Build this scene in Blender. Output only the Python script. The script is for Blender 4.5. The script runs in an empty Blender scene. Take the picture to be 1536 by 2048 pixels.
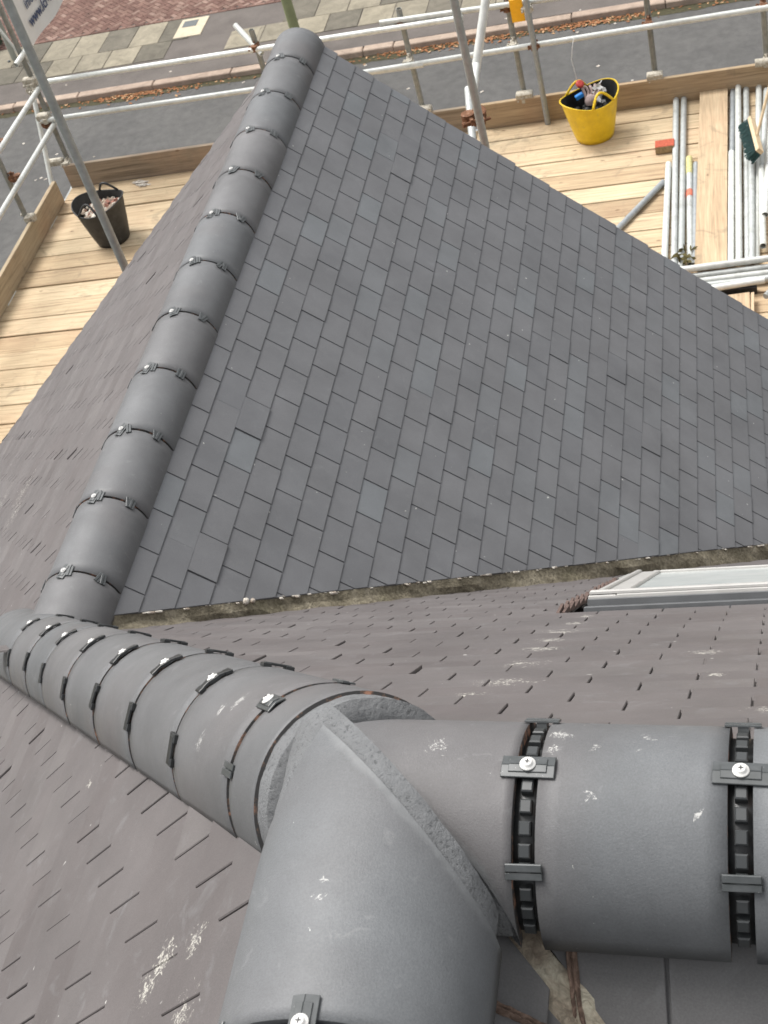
import bpy, bmesh, math, random
import numpy as np
from mathutils import Vector, Matrix, Quaternion
from mathutils import noise as mn
rnd = random.Random(7)
S = bpy.context.scene
COL = S.collection
# ------------------------------------------------------------------ camera
RW = Vector((0.959907, 0.149422, -0.237175)).normalized()      # camera right
DW = Vector((-0.063366, -0.708525, -0.702835)).normalized()    # camera down
FW = Vector((-0.273064, 0.689685, -0.670649)).normalized()     # camera forward
CP = Vector((2.03681, -2.137769, 2.675675))
cam_d = bpy.data.cameras.new('camera'); cam = bpy.data.objects.new('camera', cam_d); COL.objects.link(cam)
M = Matrix.Identity(4)
for i in range(3):
    M[i][0] = RW[i]; M[i][1] = -DW[i]; M[i][2] = -FW[i]; M[i][3] = CP[i]
cam.matrix_world = M
cam_d.sensor_fit = 'VERTICAL'; cam_d.sensor_height = 24.0
FPX = 2795.82
cam_d.lens = FPX / 2048 * 24.0
cam_d.clip_start = 0.05; cam_d.clip_end = 600
cam_d.dof.use_dof = True; cam_d.dof.focus_distance = 2.3; cam_d.dof.aperture_fstop = 14.0
S.camera = cam
# ------------------------------------------------------------------ world, sun, exposure
SUN_EL, SUN_AZ = math.radians(62), math.radians(-55)      # azimuth from +y towards +x
W_ = bpy.data.worlds.new('World'); S.world = W_; W_.use_nodes = True
nt = W_.node_tree; nt.nodes.clear()
sky = nt.nodes.new('ShaderNodeTexSky'); sky.sky_type = 'NISHITA'; sky.sun_disc = False
sky.sun_elevation = SUN_EL; sky.sun_rotation = SUN_AZ; sky.air_density = 1.0; sky.dust_density = 4.0; sky.ozone_density = 1.0
hs = nt.nodes.new('ShaderNodeHueSaturation'); hs.inputs['Saturation'].default_value = 0.10
bg = nt.nodes.new('ShaderNodeBackground'); bg.inputs['Strength'].default_value = 0.15
wo = nt.nodes.new('ShaderNodeOutputWorld')
nt.links.new(sky.outputs[0], hs.inputs['Color']); nt.links.new(hs.outputs[0], bg.inputs[0]); nt.links.new(bg.outputs[0], wo.inputs[0])
sd = bpy.data.lights.new('sun', 'SUN'); sun = bpy.data.objects.new('sun', sd); COL.objects.link(sun)
sd.energy = 1.5; sd.angle = math.radians(22); sd.color = (1.0, 0.965, 0.92)
sdir = Vector((math.sin(SUN_AZ) * math.cos(SUN_EL), math.cos(SUN_AZ) * math.cos(SUN_EL), math.sin(SUN_EL)))
sun.rotation_euler = sdir.to_track_quat('Z', 'Y').to_euler()
sun.location = (0, 0, 20)
S.view_settings.view_transform = 'Standard'; S.view_settings.look = 'None'
S.view_settings.exposure = 0.80; S.view_settings.gamma = 1.0; S.view_settings.use_curve_mapping = False

# ------------------------------------------------------------------ geometry constants
TH = math.radians(44.1315); CT, ST = math.cos(TH), math.sin(TH); T = math.tan(TH)
YJ = 0.24584
YV = 3.866            # gable verge
TW = 0.1665           # tile pitch
PF = math.radians(44.65); CF, SF, TF = math.cos(PF), math.sin(PF), math.tan(PF); YF = .184   # street-side slope of the main roof
PW = math.atan(.9567); CW, SW = math.cos(PW), math.sin(PW); ZW = -.020   # the long left-hand slope
PL = math.atan(.88); CL, SL = math.cos(PL), math.sin(PL)   # below the front ridge it runs a little flatter

# ------------------------------------------------------------------ helpers
def tag(o, label=None, cat=None, group=None, kind=None):
    if label: o['label'] = label
    if cat: o['category'] = cat
    if group: o['group'] = group
    if kind: o['kind'] = kind
    return o
def empty(name, loc=(0, 0, 0), **k):
    o = bpy.data.objects.new(name, None); COL.objects.link(o); o.location = loc; o.empty_display_size = .05
    return tag(o, **k)
def link(name, me, parent=None, mat=None, loc=None):
    o = bpy.data.objects.new(name, me); COL.objects.link(o)
    if mat and not me.materials: me.materials.append(mat)
    if parent:
        o.parent = parent
        # geometry is given in world coordinates: undo the parents' offsets
        p = parent; off = Vector((0, 0, 0))
        while p: off += p.location; p = p.parent
        o.location = (Vector(loc) if loc else Vector((0, 0, 0))) - off
    elif loc: o.location = loc
    return o
class MB:
    """collects faces for one mesh"""
    def __init__(s): s.v = []; s.f = []; s.t = []; s.sm = []; s.mi = []
    def add(s, vs, fs, tone=.5, smooth=False, mi=0):
        b = len(s.v); s.v += [tuple(v) for v in vs]
        for f in fs: s.f.append(tuple(b + i for i in f)); s.t.append(tone); s.sm.append(smooth); s.mi.append(mi)
    def box(s, c, sx, sy, sz, R=None, bev=0, tone=.5, mi=0):
        """box centred at c; R = 3 axes"""
        ax = R or (Vector((1, 0, 0)), Vector((0, 1, 0)), Vector((0, 0, 1)))
        c = Vector(c); hx, hy, hz = sx / 2, sy / 2, sz / 2
        if bev <= 0:
            vs = [c + ax[0] * (i * hx) + ax[1] * (j * hy) + ax[2] * (k * hz) for k in (-1, 1) for j in (-1, 1) for i in (-1, 1)]
            s.add(vs, [(0, 2, 3, 1), (4, 5, 7, 6), (0, 1, 5, 4), (2, 6, 7, 3), (0, 4, 6, 2), (1, 3, 7, 5)], tone, False, mi)
        else:
            b = bev; vs = []
            for (zz, ins) in ((-hz, 0), (hz - b, 0), (hz, b)):
                for (i, j) in ((-1, -1), (1, -1), (1, 1), (-1, 1)):
                    vs.append(c + ax[0] * (i * (hx - ins)) + ax[1] * (j * (hy - ins)) + ax[2] * zz)
            fs = [(3, 2, 1, 0), (8, 9, 10, 11)]
            for l in (0, 4):
                for i in range(4): fs.append((l + i, l + (i + 1) % 4, l + 4 + (i + 1) % 4, l + 4 + i))
            s.add(vs, fs, tone, False, mi)
    def tube(s, a, b, r, n=14, r2=None, hollow=False, tone=.5, mi=0, wall=.0035, caps=True):
        a = Vector(a); b = Vector(b); d = (b - a).normalized(); r2 = r if r2 is None else r2
        h = d.orthogonal().normalized(); g = d.cross(h)
        ring = lambda p, q: [p + (h * math.cos(2 * math.pi * i / n) + g * math.sin(2 * math.pi * i / n)) * q for i in range(n)]
        s.add(ring(a, r) + ring(b, r2), [(i, (i + 1) % n, n + (i + 1) % n, n + i) for i in range(n)], tone, True, mi)
        if hollow:
            for p, q, dd in ((a, r, d), (b, r2, -d)):
                s.add(ring(p, q) + ring(p, q - wall) + ring(p + dd * .08, q - wall), [(i, (i + 1) % n, n + (i + 1) % n, n + i) for i in range(n)] + [(n + i, n + (i + 1) % n, 2 * n + (i + 1) % n, 2 * n + i) for i in range(n)] + [tuple(2 * n + i for i in range(n))], tone, False, mi)
        elif caps:
            s.add(ring(a, r), [tuple(range(n - 1, -1, -1))], tone, False, mi); s.add(ring(b, r2), [tuple(range(n))], tone, False, mi)
    def path(s, pts, r, n=8, tone=.5, mi=0):
        pts = [Vector(p) for p in pts]; rings = []; up = None
        for i, p in enumerate(pts):
            d = (pts[min(i + 1, len(pts) - 1)] - pts[max(i - 1, 0)]).normalized()
            if up is None: up = d.orthogonal().normalized()
            up = (up - d * up.dot(d)).normalized(); g = d.cross(up)
            rings += [p + (up * math.cos(2 * math.pi * k / n) + g * math.sin(2 * math.pi * k / n)) * r for k in range(n)]
        fs = [(l * n + k, l * n + (k + 1) % n, (l + 1) * n + (k + 1) % n, (l + 1) * n + k) for l in range(len(pts) - 1) for k in range(n)]
        fs += [tuple(range(n - 1, -1, -1)), tuple((len(pts) - 1) * n + k for k in range(n))]
        s.add(rings, fs, tone, True, mi)
    def lathe(s, c, ax, prof, n=18, tone=.5, mi=0):
        c = Vector(c); ax = Vector(ax).normalized(); h = ax.orthogonal().normalized(); g = ax.cross(h); vs = []
        for (r, z) in prof: vs += [c + ax * z + (h * math.cos(2 * math.pi * k / n) + g * math.sin(2 * math.pi * k / n)) * r for k in range(n)]
        fs = [(l * n + k, l * n + (k + 1) % n, (l + 1) * n + (k + 1) % n, (l + 1) * n + k) for l in range(len(prof) - 1) for k in range(n)]
        fs.append(tuple((len(prof) - 1) * n + k for k in range(n)))
        s.add(vs, fs, tone, True, mi)
    def mesh(s, name, mats=(), fix=True):
        me = bpy.data.meshes.new(name); me.from_pydata(s.v, [], s.f)
        at = me.attributes.new('tone', 'FLOAT', 'FACE'); at.data.foreach_set('value', s.t)
        me.polygons.foreach_set('use_smooth', s.sm); me.polygons.foreach_set('material_index', s.mi)
        for m in mats: me.materials.append(m)
        me.update()
        if fix:
            bm = bmesh.new(); bm.from_mesh(me); bmesh.ops.recalc_face_normals(bm, faces=bm.faces); bm.to_mesh(me); bm.free()
        return me
    def obj(s, name, mat, parent=None, fix=True):
        mats = mat if isinstance(mat, (list, tuple)) else (mat,)
        return link(name, s.mesh(name, mats, fix), parent)

# ------------------------------------------------------------------ materials
class NM:
    def __init__(s, name, rough=.6, spec=.4, metal=0.0):
        s.m = bpy.data.materials.new(name); s.m.use_nodes = True; s.t = s.m.node_tree; s.b = s.t.nodes['Principled BSDF']
        s.b.inputs['Roughness'].default_value = rough; s.b.inputs['Specular IOR Level'].default_value = spec; s.b.inputs['Metallic'].default_value = metal
        s.geo = s.t.nodes.new('ShaderNodeNewGeometry').outputs['Position']
        s.tco = s.t.nodes.new('ShaderNodeTexCoord')
        s.obj = s.tco.outputs['Object']
        s.nrm = None
    def n(s, typ, **k):
        x = s.t.nodes.new(typ)
        for a, b in k.items(): setattr(x, a, b)
        return x
    def noise(s, scale, detail=3, rough=.55, vec=None, stretch=None, dist=0.0):
        x = s.n('ShaderNodeTexNoise'); x.inputs['Scale'].default_value = scale; x.inputs['Detail'].default_value = detail
        x.inputs['Roughness'].default_value = rough; x.inputs['Distortion'].default_value = dist
        v = vec or s.geo
        if stretch:
            mp = s.n('ShaderNodeMapping'); mp.inputs['Scale'].default_value = stretch; s.t.links.new(v, mp.inputs['Vector']); v = mp.outputs[0]
        s.t.links.new(v, x.inputs['Vector']); return x.outputs['Fac']
    def ramp(s, fac, stops, interp='LINEAR'):
        x = s.n('ShaderNodeValToRGB'); x.color_ramp.interpolation = interp
        e = x.color_ramp.elements
        while len(e) < len(stops): e.new(.5)
        for i, (p, c) in enumerate(stops):
            e[i].position = p; e[i].color = (c, c, c, 1) if not isinstance(c, (tuple, list)) else (*c, 1)
        s.t.links.new(fac, x.inputs[0]); return x.outputs[0]
    def mix(s, fac, a, b, mode='MIX'):
        x = s.n('ShaderNodeMix', data_type='RGBA', blend_type=mode)
        for k, v in ((0, fac), (6, a), (7, b)):
            if hasattr(v, 'is_linked'): s.t.links.new(v, x.inputs[k])
            elif k == 0: x.inputs[0].default_value = v
            else: x.inputs[k].default_value = (*v, 1)
        return x.outputs[2]
    def math(s, op, a, b=None):
        x = s.n('ShaderNodeMath', operation=op)
        for k, v in ((0, a), (1, b)):
            if v is None: continue
            if hasattr(v, 'is_linked'): s.t.links.new(v, x.inputs[k])
            else: x.inputs[k].default_value = v
        return x.outputs[0]
    def attr(s, name): x = s.n('ShaderNodeAttribute', attribute_name=name); return x.outputs['Fac']
    def rand(s): return s.n('ShaderNodeObjectInfo').outputs['Random']
    def color(s, c):
        if hasattr(c, 'is_linked'): s.t.links.new(c, s.b.inputs['Base Color'])
        else: s.b.inputs['Base Color'].default_value = (*c, 1)
    def rough(s, c): s.t.links.new(c, s.b.inputs['Roughness'])
    def bump(s, h, strength=.3, dist=.002):
        x = s.n('ShaderNodeBump'); x.inputs['Strength'].default_value = strength; x.inputs['Distance'].default_value = dist
        s.t.links.new(h, x.inputs['Height'])
        if s.nrm: s.t.links.new(s.nrm, x.inputs['Normal'])
        s.nrm = x.outputs[0]; s.t.links.new(s.nrm, s.b.inputs['Normal'])
def splat(k, spots, amount=.0):
    """bird droppings and plaster flecks: small pale marks gathered round the places where they fell"""
    m = None
    for (c, r) in spots:
        d = k.n('ShaderNodeVectorMath', operation='DISTANCE'); k.t.links.new(k.geo, d.inputs[0]); d.inputs[1].default_value = c
        q = k.math('SUBTRACT', 1.0, k.math('DIVIDE', d.outputs['Value'], r)); m = q if m is None else k.math('MAXIMUM', m, q)
    m = k.math('MAXIMUM', m, 0.0)
    fl = k.math('ADD', k.noise(75, 4, .72, dist=1.2), k.math('MULTIPLY', m, .30))
    fl = k.ramp(fl, [(.72 - amount, 0), (.775 - amount, 1)])
    br = k.math('ADD', k.noise(330, 3, .7, dist=.5), k.math('MULTIPLY', k.noise(38, 2), .35))
    fl = k.math('MULTIPLY', fl, k.ramp(br, [(.62, 0.05), (.74, 1)]))
    return fl
SP_F = [((1.553, .161, .02), .05), ((1.55, .03, .16), .05), ((1.548, -.133, .314), .07), ((1.557, -.26, .44), .06), ((1.568, -.387, .567), .08), ((1.581, -.578, .757), .085), ((1.595, -.759, .938), .075), ((1.57, -.86, 1.03), .06), ((1.896, -.545, .724), .05), ((1.923, -.749, .928), .04), ((2.001, -1.028, 1.206), .035),
        ((1.343, -1.393, 1.265), .040), ((1.275, -1.386, 1.2), .050), ((1.258, -1.417, 1.183), .05), ((1.358, -1.489, 1.279), .05), ((-1.599, 2.358, -1.55), .25), ((-1.209, 2.051, -1.177), .22), ((-1.166, 1.879, -1.136), .2), ((.8, -.81, .74), .03)]
SP_R = [((1.663, -1.27, 1.478), .028), ((1.795, -1.251, 1.465), .030), ((1.790, -1.277, 1.475), .016), ((1.832, -1.335, 1.475), .016), ((1.884, -1.255, 1.463), .020), ((1.833, -1.273, 1.473), .014), ((1.938, -1.354, 1.468), .013), ((1.614, -1.331, 1.48), .012),
        ((1.881, -1.277, 1.472), .012), ((1.593, -1.466, 1.532), .016), ((1.588, -1.482, 1.531), .015), ((1.737, -1.471, 1.39), .012), ((1.277, -1.11, 1.278), .03), ((1.306, -1.079, 1.302), .03), ((1.344, -1.083, 1.326), .03)]
def m_tile(name, c0, c1, c2, spl=.0, scuff=.15, edge=None):
    k = NM(name, .62, .35)
    tone = k.math('FRACT', k.math('ADD', k.attr('tone'), k.math('MULTIPLY', k.rand(), 1.0)))
    base = k.ramp(tone, [(0, c0), (.45, c1), (.8, c1), (1, c2)])
    cloud = k.ramp(k.noise(4.2, 4, .6), [(.3, .88), (.7, 1.14)])
    base = k.mix(1.0, base, cloud, 'MULTIPLY')
    grain = k.ramp(k.noise(420, 2, .6), [(.3, .9), (.7, 1.1)])
    base = k.mix(1.0, base, grain, 'MULTIPLY')
    sc = k.ramp(k.noise(14, 4, .7, stretch=(1, 1, 1), dist=1.2), [(.58, 0), (.75, scuff)])
    base = k.mix(sc, base, (.26, .265, .27))
    base = k.mix(k.math('MULTIPLY', splat(k, SP_F, spl + .008), .85), base, (.54, .52, .46))
    base = k.mix(k.ramp(k.noise(48, 1, .5, dist=.4), [(.80, 0), (.82, .8)]), base, (.5, .49, .46))
    k.color(base)
    k.rough(k.ramp(k.noise(9, 3), [(.3, .50), (.7, .68)]))
    k.bump(k.noise(380, 3, .6), .35, .0006); k.bump(k.noise(22, 3, .5), .25, .0015)
    return k.m
MT_G = m_tile('slate_grey_tile', (.120, .122, .128), (.129, .130, .135), (.136, .144, .151), -.02, .12)
MT_W = m_tile('brown_grey_tile_sheen', (.104, .092, .090), (.115, .104, .102), (.126, .115, .112), .0, .22)  # same tile as the gable; its grazing-view sheen is put into this browner colour
MT_K = m_tile('grey_brown_tile_back', (.098, .096, .096), (.106, .104, .104), (.112, .110, .110), -.03, .12)
def m_ridge(name, c0, c1, spl, smear=0):
    k = NM(name, .55, .4)
    r = k.rand()
    base = k.mix(r, c0, c1)
    base = k.mix(1.0, base, k.ramp(k.noise(3.2, 4, .55), [(.3, .84), (.7, 1.18)]), 'MULTIPLY')
    base = k.mix(1.0, base, k.ramp(k.noise(430, 3, .7), [(.3, .88), (.7, 1.13)]), 'MULTIPLY')
    warm = k.ramp(k.noise(2.1, 2, .5), [(.55, 0), (.7, .35)])
    base = k.mix(warm, base, (.125, .105, .100))
    base = k.mix(1.0, base, k.ramp(k.noise(17, 5, .7), [(.3, .93), (.7, 1.08)]), 'MULTIPLY')
    sc = k.ramp(k.noise(30, 3, .7, stretch=(1, 1, .3), dist=.8), [(.64, 0), (.72, .22)])
    base = k.mix(sc, base, (.26, .26, .26))
    base = k.mix(k.math('MULTIPLY', splat(k, SP_R, -.015), .65), base, (.60, .59, .56))
    dots = k.ramp(k.noise(150, 2, .6, dist=.7), [(.775, 0), (.80, .8)])
    base = k.mix(dots, base, (.6, .6, .56))
    if smear:
        vm = k.n('ShaderNodeVectorMath', operation='DOT_PRODUCT'); vm.inputs[1].default_value = (smear * .70711, smear * .70711, 0)
        k.t.links.new(k.geo, vm.inputs[0])
        d = k.math('SUBTRACT', vm.outputs['Value'], smear * (1.587 - 1.292) * .70711)
        edge = k.math('ADD', k.math('MULTIPLY', k.noise(11, 3, .6), .034), k.math('MULTIPLY', k.noise(60, 3, .7), .005))
        mk = k.ramp(k.math('ADD', k.math('MULTIPLY', k.math('SUBTRACT', edge, d), 90.0), .2), [(.0, 0), (.5, .75)])
        base = k.mix(mk, base, k.ramp(k.noise(90, 3, .6), [(.3, (.150, .155, .158)), (.7, (.185, .19, .192))]))
    k.color(base)
    k.rough(k.ramp(k.noise(7, 3), [(.3, .44), (.7, .60)]))
    k.bump(k.noise(500, 3, .7), .6, .0008); k.bump(k.noise(12, 3, .5), .2, .002)
    return k.m
MR = m_ridge('ridge_tile_clay', (.113, .117, .121), (.122, .119, .120), .0)
MR_R = m_ridge('ridge_tile_clay_spotted', (.120, .126, .131), (.133, .134, .138), .0)
MR_J1 = m_ridge('ridge_tile_clay_smeared', (.120, .126, .131), (.131, .133, .137), .0, 1)
MR_J2 = m_ridge('ridge_tile_clay_smeared_near', (.120, .126, .131), (.131, .133, .137), .0, -1)
k = NM('raw_clay_gap_shade', .8, .2); k.color(k.ramp(k.noise(55, 4, .7), [(.50, (.07, .068, .067)), (.56, (.16, .11, .085)), (.68, (.48, .25, .17))])); MRAW_SHADE = k.m  # dark part paints the gap shade on tile ends; orange patches are bare clay
k = NM('cut_tile_face', .85, .2); k.color(k.ramp(k.noise(60, 3, .6), [(.3, (.085, .062, .055)), (.7, (.15, .105, .09))])); MCUT = k.m
k = NM('black_plastic', .42, .5); k.color(k.ramp(k.noise(40, 3), [(.3, (.012, .013, .013)), (.7, (.028, .030, .031))])); MBLK = k.m
k = NM('grey_plastic_clip', .32, .5); b = k.ramp(k.noise(60, 3), [(.3, (.045, .050, .050)), (.7, (.075, .080, .082))])
b = k.mix(k.ramp(k.noise(240, 2), [(.72, 0), (.76, .8)]), b, (.6, .6, .58)); k.color(b); MCLIP = k.m
k = NM('white_screw_washer', .4, .5); k.color((.72, .71, .68)); MSCR = k.m
k = NM('dark_vent_plastic', .38, .5); k.color((.036, .039, .040)); MVB = k.m
k = NM('dark_slot', .6, .3); k.color((.06, .06, .06)); MSLOT = k.m
k = NM('grey_ridge_mortar', .9, .15)
v = k.n('ShaderNodeTexVoronoi'); v.inputs['Scale'].default_value = 260; k.t.links.new(k.geo, v.inputs['Vector'])
n1 = k.noise(170, 4, .7); n2 = k.noise(24, 3, .6)
k.color(k.mix(1.0, k.ramp(n2, [(.3, (.150, .153, .156)), (.7, (.180, .184, .187))]), k.ramp(n1, [(.34, .60), (.44, 1.0)]), 'MULTIPLY'))
k.bump(n1, .85, .0036); k.bump(k.noise(520, 2), .4, .001); MMOR = k.m
k = NM('mortar_smear', .75, .2); k.color(k.ramp(k.noise(60, 3), [(.3, (.17, .175, .18)), (.7, (.215, .22, .225))])); k.bump(k.noise(200, 3), .4, .001); MSMR = k.m
k = NM('valley_mortar', .95, .1)
n1 = k.noise(11, 5, .65); n2 = k.noise(90, 4, .7)
b = k.ramp(n1, [(.28, (.13, .112, .080)), (.5, (.25, .220, .160)), (.72, (.38, .34, .26))])
b = k.mix(k.ramp(k.noise(5, 3), [(.55, 0), (.7, .6)]), b, (.17, .155, .10))
k.color(k.mix(1.0, b, k.ramp(n2, [(.35, .6), (.6, 1.1)]), 'MULTIPLY')); k.bump(n2, .9, .008); k.bump(n1, .6, .012); MVAL = k.m
k = NM('pale_mortar_crumb', .95, .1); k.color(k.ramp(k.noise(50, 3), [(.35, (.30, .24, .19)), (.6, (.58, .55, .49))])); k.bump(k.noise(200, 2), .8, .003); MCRUMB = k.m
k = NM('fibreglass_valley', .7, .3)
n1 = k.noise(10, 5, .7, stretch=(1, 1, 1), dist=1.5); n2 = k.noise(60, 5, .7, stretch=(1.0, 1.0, 1.0), dist=2)
b = k.ramp(n1, [(.3, (.14, .105, .08)), (.5, (.27, .23, .175)), (.68, (.46, .43, .34))])
k.color(k.mix(1.0, b, k.ramp(n2, [(.3, .65), (.65, 1.15)]), 'MULTIPLY')); k.bump(n2, .8, .006); MFIB = k.m
k = NM('roof_felt', .9, .1); k.color((.035, .032, .030)); MFELT = k.m
k = NM('brown_mortar', .9, .15); n1 = k.noise(70, 5, .7, dist=1); k.color(k.ramp(n1, [(.3, (.070, .050, .040)), (.5, (.145, .100, .078)), (.72, (.26, .185, .145))])); k.bump(n1, .9, .006); MBRN = k.m
def m_wood(name, pale, mid, dark, axis, sc=1.0):
    k = NM(name, .78, .2)
    st = {'x': (.35, 9, 9), 'y': (9, .35, 9)}[axis]
    n1 = k.noise(5.0 * sc, 5, .62, stretch=st, dist=.8); n2 = k.noise(2.0, 4, .6, vec=k.geo); n3 = k.noise(15 * sc, 4, .6, stretch=st)
    tone = k.math('FRACT', k.math('ADD', k.attr('tone'), k.rand()))
    b = k.ramp(n1, [(.28, dark), (.46, mid), (.68, pale)])
    b = k.mix(k.ramp(n2, [(.5, 0), (.75, .45)]), b, (.46, .30, .20))
    b = k.mix(1.0, b, k.ramp(n3, [(.35, .84), (.6, 1.05)]), 'MULTIPLY')
    b = k.mix(1.0, b, k.ramp(tone, [(0, (.74, .70, .66)), (.35, (.95, .90, .84)), (.6, (1, .99, .96)), (1, (1.10, 1.10, 1.08))]), 'MULTIPLY')
    st2 = k.ramp(k.noise(3.4, 4, .7, dist=1.0), [(.57, 0), (.70, .5)])
    b = k.mix(st2, b, (.19, .155, .11))
    vo = k.n('ShaderNodeTexVoronoi'); vo.inputs['Scale'].default_value = 5.5
    mp = k.n('ShaderNodeMapping'); mp.inputs['Scale'].default_value = {'x': (.6, 1.3, 1.3), 'y': (1.3, .6, 1.3)}[axis]
    k.t.links.new(k.geo, mp.inputs[0]); k.t.links.new(mp.outputs[0], vo.inputs['Vector'])
    b = k.mix(k.ramp(vo.outputs['Distance'], [(.035, .75), (.09, 0)]), b, (.12, .07, .04))
    k.color(b); k.bump(n1, .4, .003); k.bump(n3, .4, .002)
    return k.m
MWD = m_wood('deck_timber', (.585, .475, .325), (.49, .388, .260), (.30, .215, .14), 'x')
MWDY = m_wood('loose_board_timber', (.56, .45, .31), (.48, .37, .25), (.36, .27, .18), 'y', .7)
MWT = m_wood('toe_board_timber', (.54, .43, .29), (.46, .36, .24), (.28, .215, .14), 'x')
MWTD = m_wood('brown_toe_board_timber', (.31, .255, .195), (.25, .20, .15), (.13, .105, .08), 'x')
MWTY = m_wood('side_toe_board_timber', (.56, .49, .36), (.49, .42, .30), (.34, .285, .20), 'y')
def m_galv(name, c0, c1, rough=.5, metal=.35, grime=.3, grimecol=(.13, .11, .07)):
    k = NM(name, rough, .5, metal)
    b = k.ramp(k.noise(26, 4, .6), [(.3, c0), (.7, c1)])
    b = k.mix(k.ramp(k.noise(7, 5, .7), [(.52, 0), (.68, grime)]), b, grimecol)
    b = k.mix(1.0, b, k.ramp(k.rand(), [(0, .8), (1, 1.1)]), 'MULTIPLY')
    k.color(b); k.bump(k.noise(70, 3), .25, .001); return k.m
MGV = m_galv('galvanised_tube', (.40, .42, .41), (.52, .54, .52))
MGVW = m_galv('pale_galvanised_tube', (.56, .58, .55), (.70, .71, .67), .45, .2, .2)
MGVD = m_galv('weathered_tube', (.20, .205, .19), (.30, .30, .27), .6, .3, .5, (.16, .14, .08))
MGVG = m_galv('dull_grey_tube', (.24, .26, .27), (.32, .34, .345), .5, .4, .15)
k = NM('rusty_coupler', .8, .3, .2); k.color(k.ramp(k.noise(50, 4, .7), [(.3, (.05, .03, .02)), (.55, (.20, .09, .045)), (.75, (.36, .30, .24))])); k.bump(k.noise(120, 2), .5, .002); MRUST = k.m
MGVS = m_galv('grey_green_standard', (.30, .32, .31), (.40, .42, .405), .5, .3, .25, (.20, .19, .14))
k = NM('pale_coupler', .7, .4, .2); k.color(k.ramp(k.noise(50, 4, .7), [(.3, (.26, .22, .16)), (.6, (.50, .47, .40)), (.8, (.62, .60, .54))])); k.bump(k.noise(120, 2), .5, .002); MCPL = k.m
k = NM('yellow_rubber', .42, .45); n1 = k.noise(9, 5, .7)
k.color(k.mix(k.ramp(k.noise(26, 5, .75, stretch=(1, 1, .5)), [(.56, 0), (.72, .45)]), k.ramp(n1, [(.3, (.62, .40, .008)), (.7, (.80, .56, .012))]), (.40, .28, .08))); k.bump(k.noise(40, 3), .3, .002); MYEL = k.m
k = NM('black_rubber', .55, .4); k.color(k.ramp(k.noise(14, 5, .7), [(.35, (.018, .018, .018)), (.6, (.035, .036, .035)), (.8, (.10, .10, .095))])); k.bump(k.noise(40, 3), .3, .002); MBRB = k.m
def plain(name, c, rough=.6, var=.15, sc=30):
    k = NM(name, rough, .4); k.color(k.ramp(k.noise(sc, 3), [(.3, tuple(x * (1 - var) for x in c)), (.7, tuple(min(1, x * (1 + var)) for x in c))])); k.bump(k.noise(sc * 4, 2), .2, .001); return k.m
MREDB = plain('red_brick', (.40, .085, .045), .85, .25, 60)
MBUFF = plain('dusty_brick_side', (.30, .22, .12), .9, .25, 60)
MTAG = plain('yellow_tag_plastic', (.85, .42, .01), .45, .05)
MBRIS = plain('dark_green_bristle', (.020, .060, .058), .7, .4, 90)
MHAND = plain('pale_broom_wood', (.60, .47, .30), .6, .15)
MRED = plain('red_plastic', (.45, .05, .04), .5); MBLU = plain('blue_plastic', (.03, .22, .62), .4)
MGLV = plain('grey_pink_cloth', (.34, .26, .24), .9, .3); MWHT = plain('crumpled_white_plastic', (.68, .68, .66), .4, .2)
MWIRE = plain('white_wire', (.62, .62, .60), .5)
MRUB = plain('mortar_rubble', (.36, .29, .23), .95, .45, 40); MRUBP = plain('pale_rubble', (.62, .58, .50), .95, .2, 40); MRUBR = plain('pink_rubble', (.34, .17, .13), .95, .3, 40)
MLEAFS = plain('dead_leaves', (.26, .11, .045), .9, .5, 60)
MLEAF2 = plain('pale_dead_leaves', (.42, .26, .14), .9, .4, 60)
MSHR = plain('dark_green_leaf', (.02, .045, .018), .6, .4)
MOLIVE = plain('olive_painted_steel', (.25, .27, .14), .55, .12, 6)
MLAMPG = plain('grey_green_painted_steel', (.33, .34, .29), .6, .1, 6)
MFRM = plain('pale_grey_window_aluminium', (.42, .41, .39), .38, .06, 20)
MFRMD = plain('grey_flashing_shaded', (.10, .103, .106), .45, .1, 20)  # grey darkened so the colour carries the shadow under the window frame
MAPR = plain('pleated_lead_apron', (.52, .53, .50), .6, .1, 20)
k = NM('roof_window_glass', .22, .5); k.color(k.ramp(k.noise(5, 4), [(.3, (.42, .45, .44)), (.7, (.54, .56, .54))])); MGLS = k.m
# street
k = NM('asphalt', .9, .25); n1 = k.noise(160, 3, .7); n2 = k.noise(.8, 4, .6); n3 = k.noise(6, 4, .6)
b = k.mix(1.0, k.ramp(n2, [(.3, (.088, .086, .083)), (.7, (.110, .107, .102))]), k.ramp(n1, [(.3, .70), (.7, 1.30)]), 'MULTIPLY')
b = k.mix(1.0, b, k.ramp(n3, [(.3, .86), (.7, 1.10)]), 'MULTIPLY')
cr = k.noise(1.4, 6, .6, dist=1.5); b = k.mix(k.ramp(cr, [(.488, 0), (.5, .35), (.512, 0)]), b, (.05, .05, .05))
k.color(b); k.bump(n1, .6, .006); MASP = k.m
k = NM('footway_asphalt', .9, .2); n1 = k.noise(120, 3, .7)
b = k.mix(1.0, k.ramp(k.noise(1.6, 5, .65), [(.3, (.100, .088, .080)), (.7, (.145, .128, .116))]), k.ramp(n1, [(.3, .8), (.7, 1.2)]), 'MULTIPLY'); k.color(b); k.bump(n1, .5, .004); MASP2 = k.m
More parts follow.
